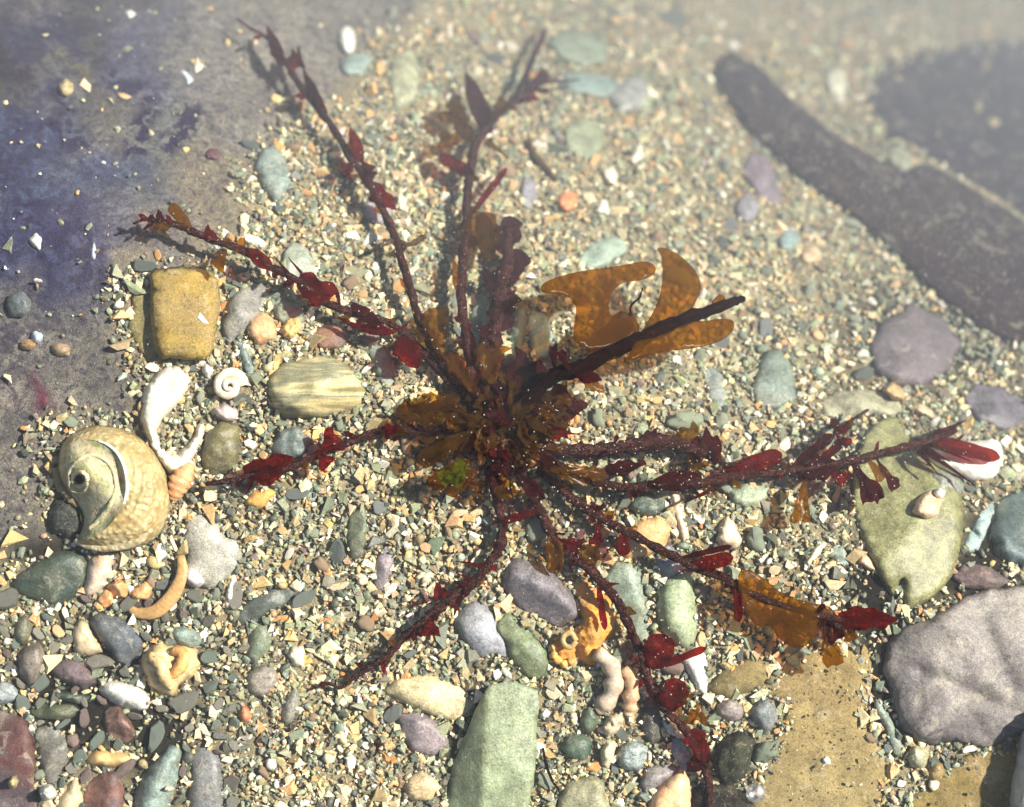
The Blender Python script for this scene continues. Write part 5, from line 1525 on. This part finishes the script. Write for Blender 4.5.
def grains(name, n, r_med, r_sig, r_max, layer, seed, dens=None, palette=PALETTE, mat='grain', lift=(0, 5), xy=None, gain=GAIN, flat=(0.25, 0.7), kind='stuff', base=0, tilt=.28):
    g = np.random.default_rng(seed)
    if xy is None:
        x, y = g.uniform(-150, 1174, n), g.uniform(-130, 937, n)
    else:
        x, y = xy
    r = np.clip(r_med * np.exp(g.normal(0, r_sig, len(x))), 0.7, r_max)
    if dens is not None:
        ok = (g.uniform(size=len(x)) < dens(x, y)) & free(x, y, r * 0.4)
        x, y, r = x[ok], y[ok], r[ok]
    n = len(x)
    h = g.uniform(lift[0], lift[1], n)
    X, Y, Z = Pn(x, y, h)
    v, f = icosa() if base == 0 else shard()
    nv = len(v)
    sc = np.stack([g.uniform(.8, 1.5, n), g.uniform(.55, 1.0, n), g.uniform(flat[0], flat[1], n)], 1) * r[:, None] * S
    B = v[None] * (1 + g.uniform(-.30, .30, (n, nv, 1)) * (1 if base == 0 else 1.3))
    if base:
        B = B * np.stack([1 + .6 * g.uniform(-1, 1, (n, 1)) * v[None, :, 1], 1 + .6 * g.uniform(-1, 1, (n, 1)) * v[None, :, 0], np.ones((n, nv))], 2)
    B = B * sc[:, None, :]
    a, b, c = g.uniform(0, 6.283, n), g.normal(0, tilt, n), g.normal(0, tilt, n)
    def rot(p, ax, th):
        i, j = [(1, 2), (2, 0), (0, 1)][ax]
        ct, st = np.cos(th)[:, None], np.sin(th)[:, None]
        q = p.copy()
        q[..., i] = p[..., i] * ct - p[..., j] * st
        q[..., j] = p[..., i] * st + p[..., j] * ct
        return q
    B = rot(rot(rot(B, 0, b), 1, c), 2, a)
    V = B + np.stack([X, Y, Z], 1)[:, None, :]
    F = (f[None] + (np.arange(n) * nv)[:, None, None]).reshape(-1, 3)
    me = bpy.data.meshes.new(name)
    me.vertices.add(n * nv)
    me.vertices.foreach_set('co', V.astype(np.float32).ravel())
    m = len(F)
    me.loops.add(m * 3)
    me.loops.foreach_set('vertex_index', F.astype(np.int32).ravel())
    me.polygons.add(m)
    me.polygons.foreach_set('loop_start', np.arange(0, m * 3, 3, dtype=np.int32))
    sm = np.repeat(g.uniform(size=n) < (0.45 if base == 0 else 0.0), len(f))
    me.polygons.foreach_set('use_smooth', sm)
    me.update(calc_edges=True)
    pal = np.array([lin(c_) for c_, _ in palette])
    pw = np.array([w for _, w in palette])
    # neighbouring grains lean to the same colours here and there
    k = g.choice(len(pal), n, p=pw / pw.sum())
    # greener, duller sorts of grain lie in the deeper gravel at the top and right
    up = np.clip((430 - y) / 160, 0, 1) * np.clip((x - 330) / 120, 0, 1)
    k2 = g.choice(len(DEEP), n, p=np.array([w for _, w in DEEP]) / sum(w for _, w in DEEP))
    swap = (g.uniform(size=n) < 0.4 * up)[:, None]
    deep = np.array([lin(c_) for c_, _ in DEEP])[k2]
    base_c = np.where(swap, deep, pal[k])
    # darker slate grit sorted into patches of its own
    pn = np.array([noise.fractal(Vector((a_ * .011, b_ * .011, 21)), 1, 2, 4) for a_, b_ in zip(x, y)])
    pr = np.clip(0.10 + 0.6 * pn, 0.03, 0.5)
    for (a_, b_, rx, ry, s_) in [(930, 430, 110, 150, .62), (800, 510, 70, 60, .55), (120, 690, 130, 120, .5), (620, 420, 60, 40, .45), (360, 520, 50, 40, .4), (560, 720, 90, 60, .35), (420, 90, 70, 60, .3), (270, 400, 80, 60, .35)]:
        pr = np.maximum(pr, 0.75 * s_ * np.exp(-((x - a_) / rx) ** 2 - ((y - b_) / ry) ** 2))
    k3 = g.integers(0, len(SLATY), n)
    dk = (g.uniform(size=n) < pr * (kind == 'stuff') * (gain > .75))[:, None]
    base_c = np.where(dk, np.array([lin(c_) for c_ in SLATY])[k3], base_c)
    cc = base_c * gain * g.uniform(.75, 1.15, (n, 1)) * (1 + g.normal(0, .04, (n, 3)))
    at = me.attributes.new('col', 'FLOAT_COLOR', 'POINT')
    at.data.foreach_set('color', np.repeat(np.concatenate([cc, np.ones((n, 1))], 1), nv, 0).astype(np.float32).ravel())
    me.materials.append(M[mat])
    o = bpy.data.objects.new(name, me)
    col.objects.link(o)
    o['kind'] = kind
    return n


def d_coarse(x, y):
    d = density(x, y)
    # coarser in the lower left half, finer on the right
    return d * np.clip(1.05 - 0.5 * np.exp(-((x - 790) / 90) ** 2 - ((y - 520) / 90) ** 2), 0, 1)


CHIPS = [((226,206,160), .25), ((238,228,198), .09), ((212,174,114), .15), ((178,152,112), .13), ((160,162,124), .18), ((130,136,112), .13), ((98,102,90), .06), ((220,158,92), .025)]
DARKER = [((140,134,102), .22), ((112,112,90), .18), ((176,154,112), .2), ((84,82,64), .12), ((206,188,142), .2)]
n1 = grains('gravel', 62000, 2.4, .32, 5.0, 0, 1, density, lift=(-1, 2.5), palette=DARKER + PALETTE)
n2 = grains('gravel', 11000, 3.3, .36, 7.5, 1, 2, d_coarse, lift=(1.5, 5.5))
n5 = grains('gravel', 15000, 3.4, .42, 8.0, 1, 22, d_coarse, lift=(1.5, 6), base=1, palette=CHIPS)
n3 = grains('gravel', 26000, 1.6, .35, 3.2, 2, 3, density, lift=(3, 6), base=1)

# pale grit over the silt and the flat rocks
def d_grit(x, y):
    return soft(SILT, x, y, 20) * np.clip(0.25 + 0.9 * np.exp(-((x - 300) / 120) ** 2 - ((y - 120) / 150) ** 2), 0, 1)


GRIT = [((240,234,214), .5), ((206,190,150), .25), ((170,176,180), .25)]
# sparse sand on the dark corner patch and on the ochre rock
for poly, cnt, lf in (([(886,62),(1030,40),(1030,217),(986,192),(950,171),(906,141),(868,117)], 260, 13), ([(770,668),(862,655),(866,690),(858,716),(876,745),(886,800),(760,800),(770,740)], 240, 14), ([(905,805),(960,765),(1010,760),(1010,805)], 90, 12),
                      ([(735,70),(800,120),(900,185),(1000,240),(1020,300),(900,215),(800,150)], 160, 16)):
    q = np.random.default_rng(cnt)
    xx, yy = q.uniform(700, 1030, cnt * 12), q.uniform(40, 807, cnt * 12)
    ii = inside(poly, xx, yy)
    grains('sand', 0, 0.9, .5, 3.0, 1, cnt, None, palette=DARKER + [((210,190,150), .3)], lift=(lf - .5, lf + .6), xy=(xx[ii][:cnt], yy[ii][:cnt]), gain=.6)
n4 = grains('grit', 2600, 0.9, .5, 3.2, 3, 4, d_grit, lift=(0.2, 1.2), palette=GRIT)


# floating silt: tiny pale specks in the water over the weed and the dark strap
def specks():
    g = np.random.default_rng(11)
    xs, ys = [], []
    for (cx, cy, sx, sy, n) in [(500, 410, 75, 65, 50), (500, 250, 60, 90, 60), (640, 460, 110, 40, 200), (600, 560, 70, 50, 100), (640, 680, 50, 70, 100), (320, 250, 100, 60, 220), (512, 400, 300, 260, 350), (880, 470, 70, 40, 160)]:
        xs.append(g.normal(cx, sx, n))
        ys.append(g.normal(cy, sy, n))
    t = g.uniform(size=2200)
    xs.append(730 + t * 310 + g.normal(0, 34, 2200))
    ys.append(80 + t * 205 + g.normal(0, 34, 2200))
    xs.append(g.uniform(860, 1040, 700))
    ys.append(g.uniform(40, 230, 700))
    x, y = np.concatenate(xs), np.concatenate(ys)
    grains('floating_silt', 0, 0.36, .35, .85, 4, 12, None, palette=[((232,224,206), .7), ((190,170,160), .3)], lift=(44, 66), xy=(x, y), gain=.5, flat=(.6, 1))


specks()
print('GRAINS', n1, n2, n3, n4)
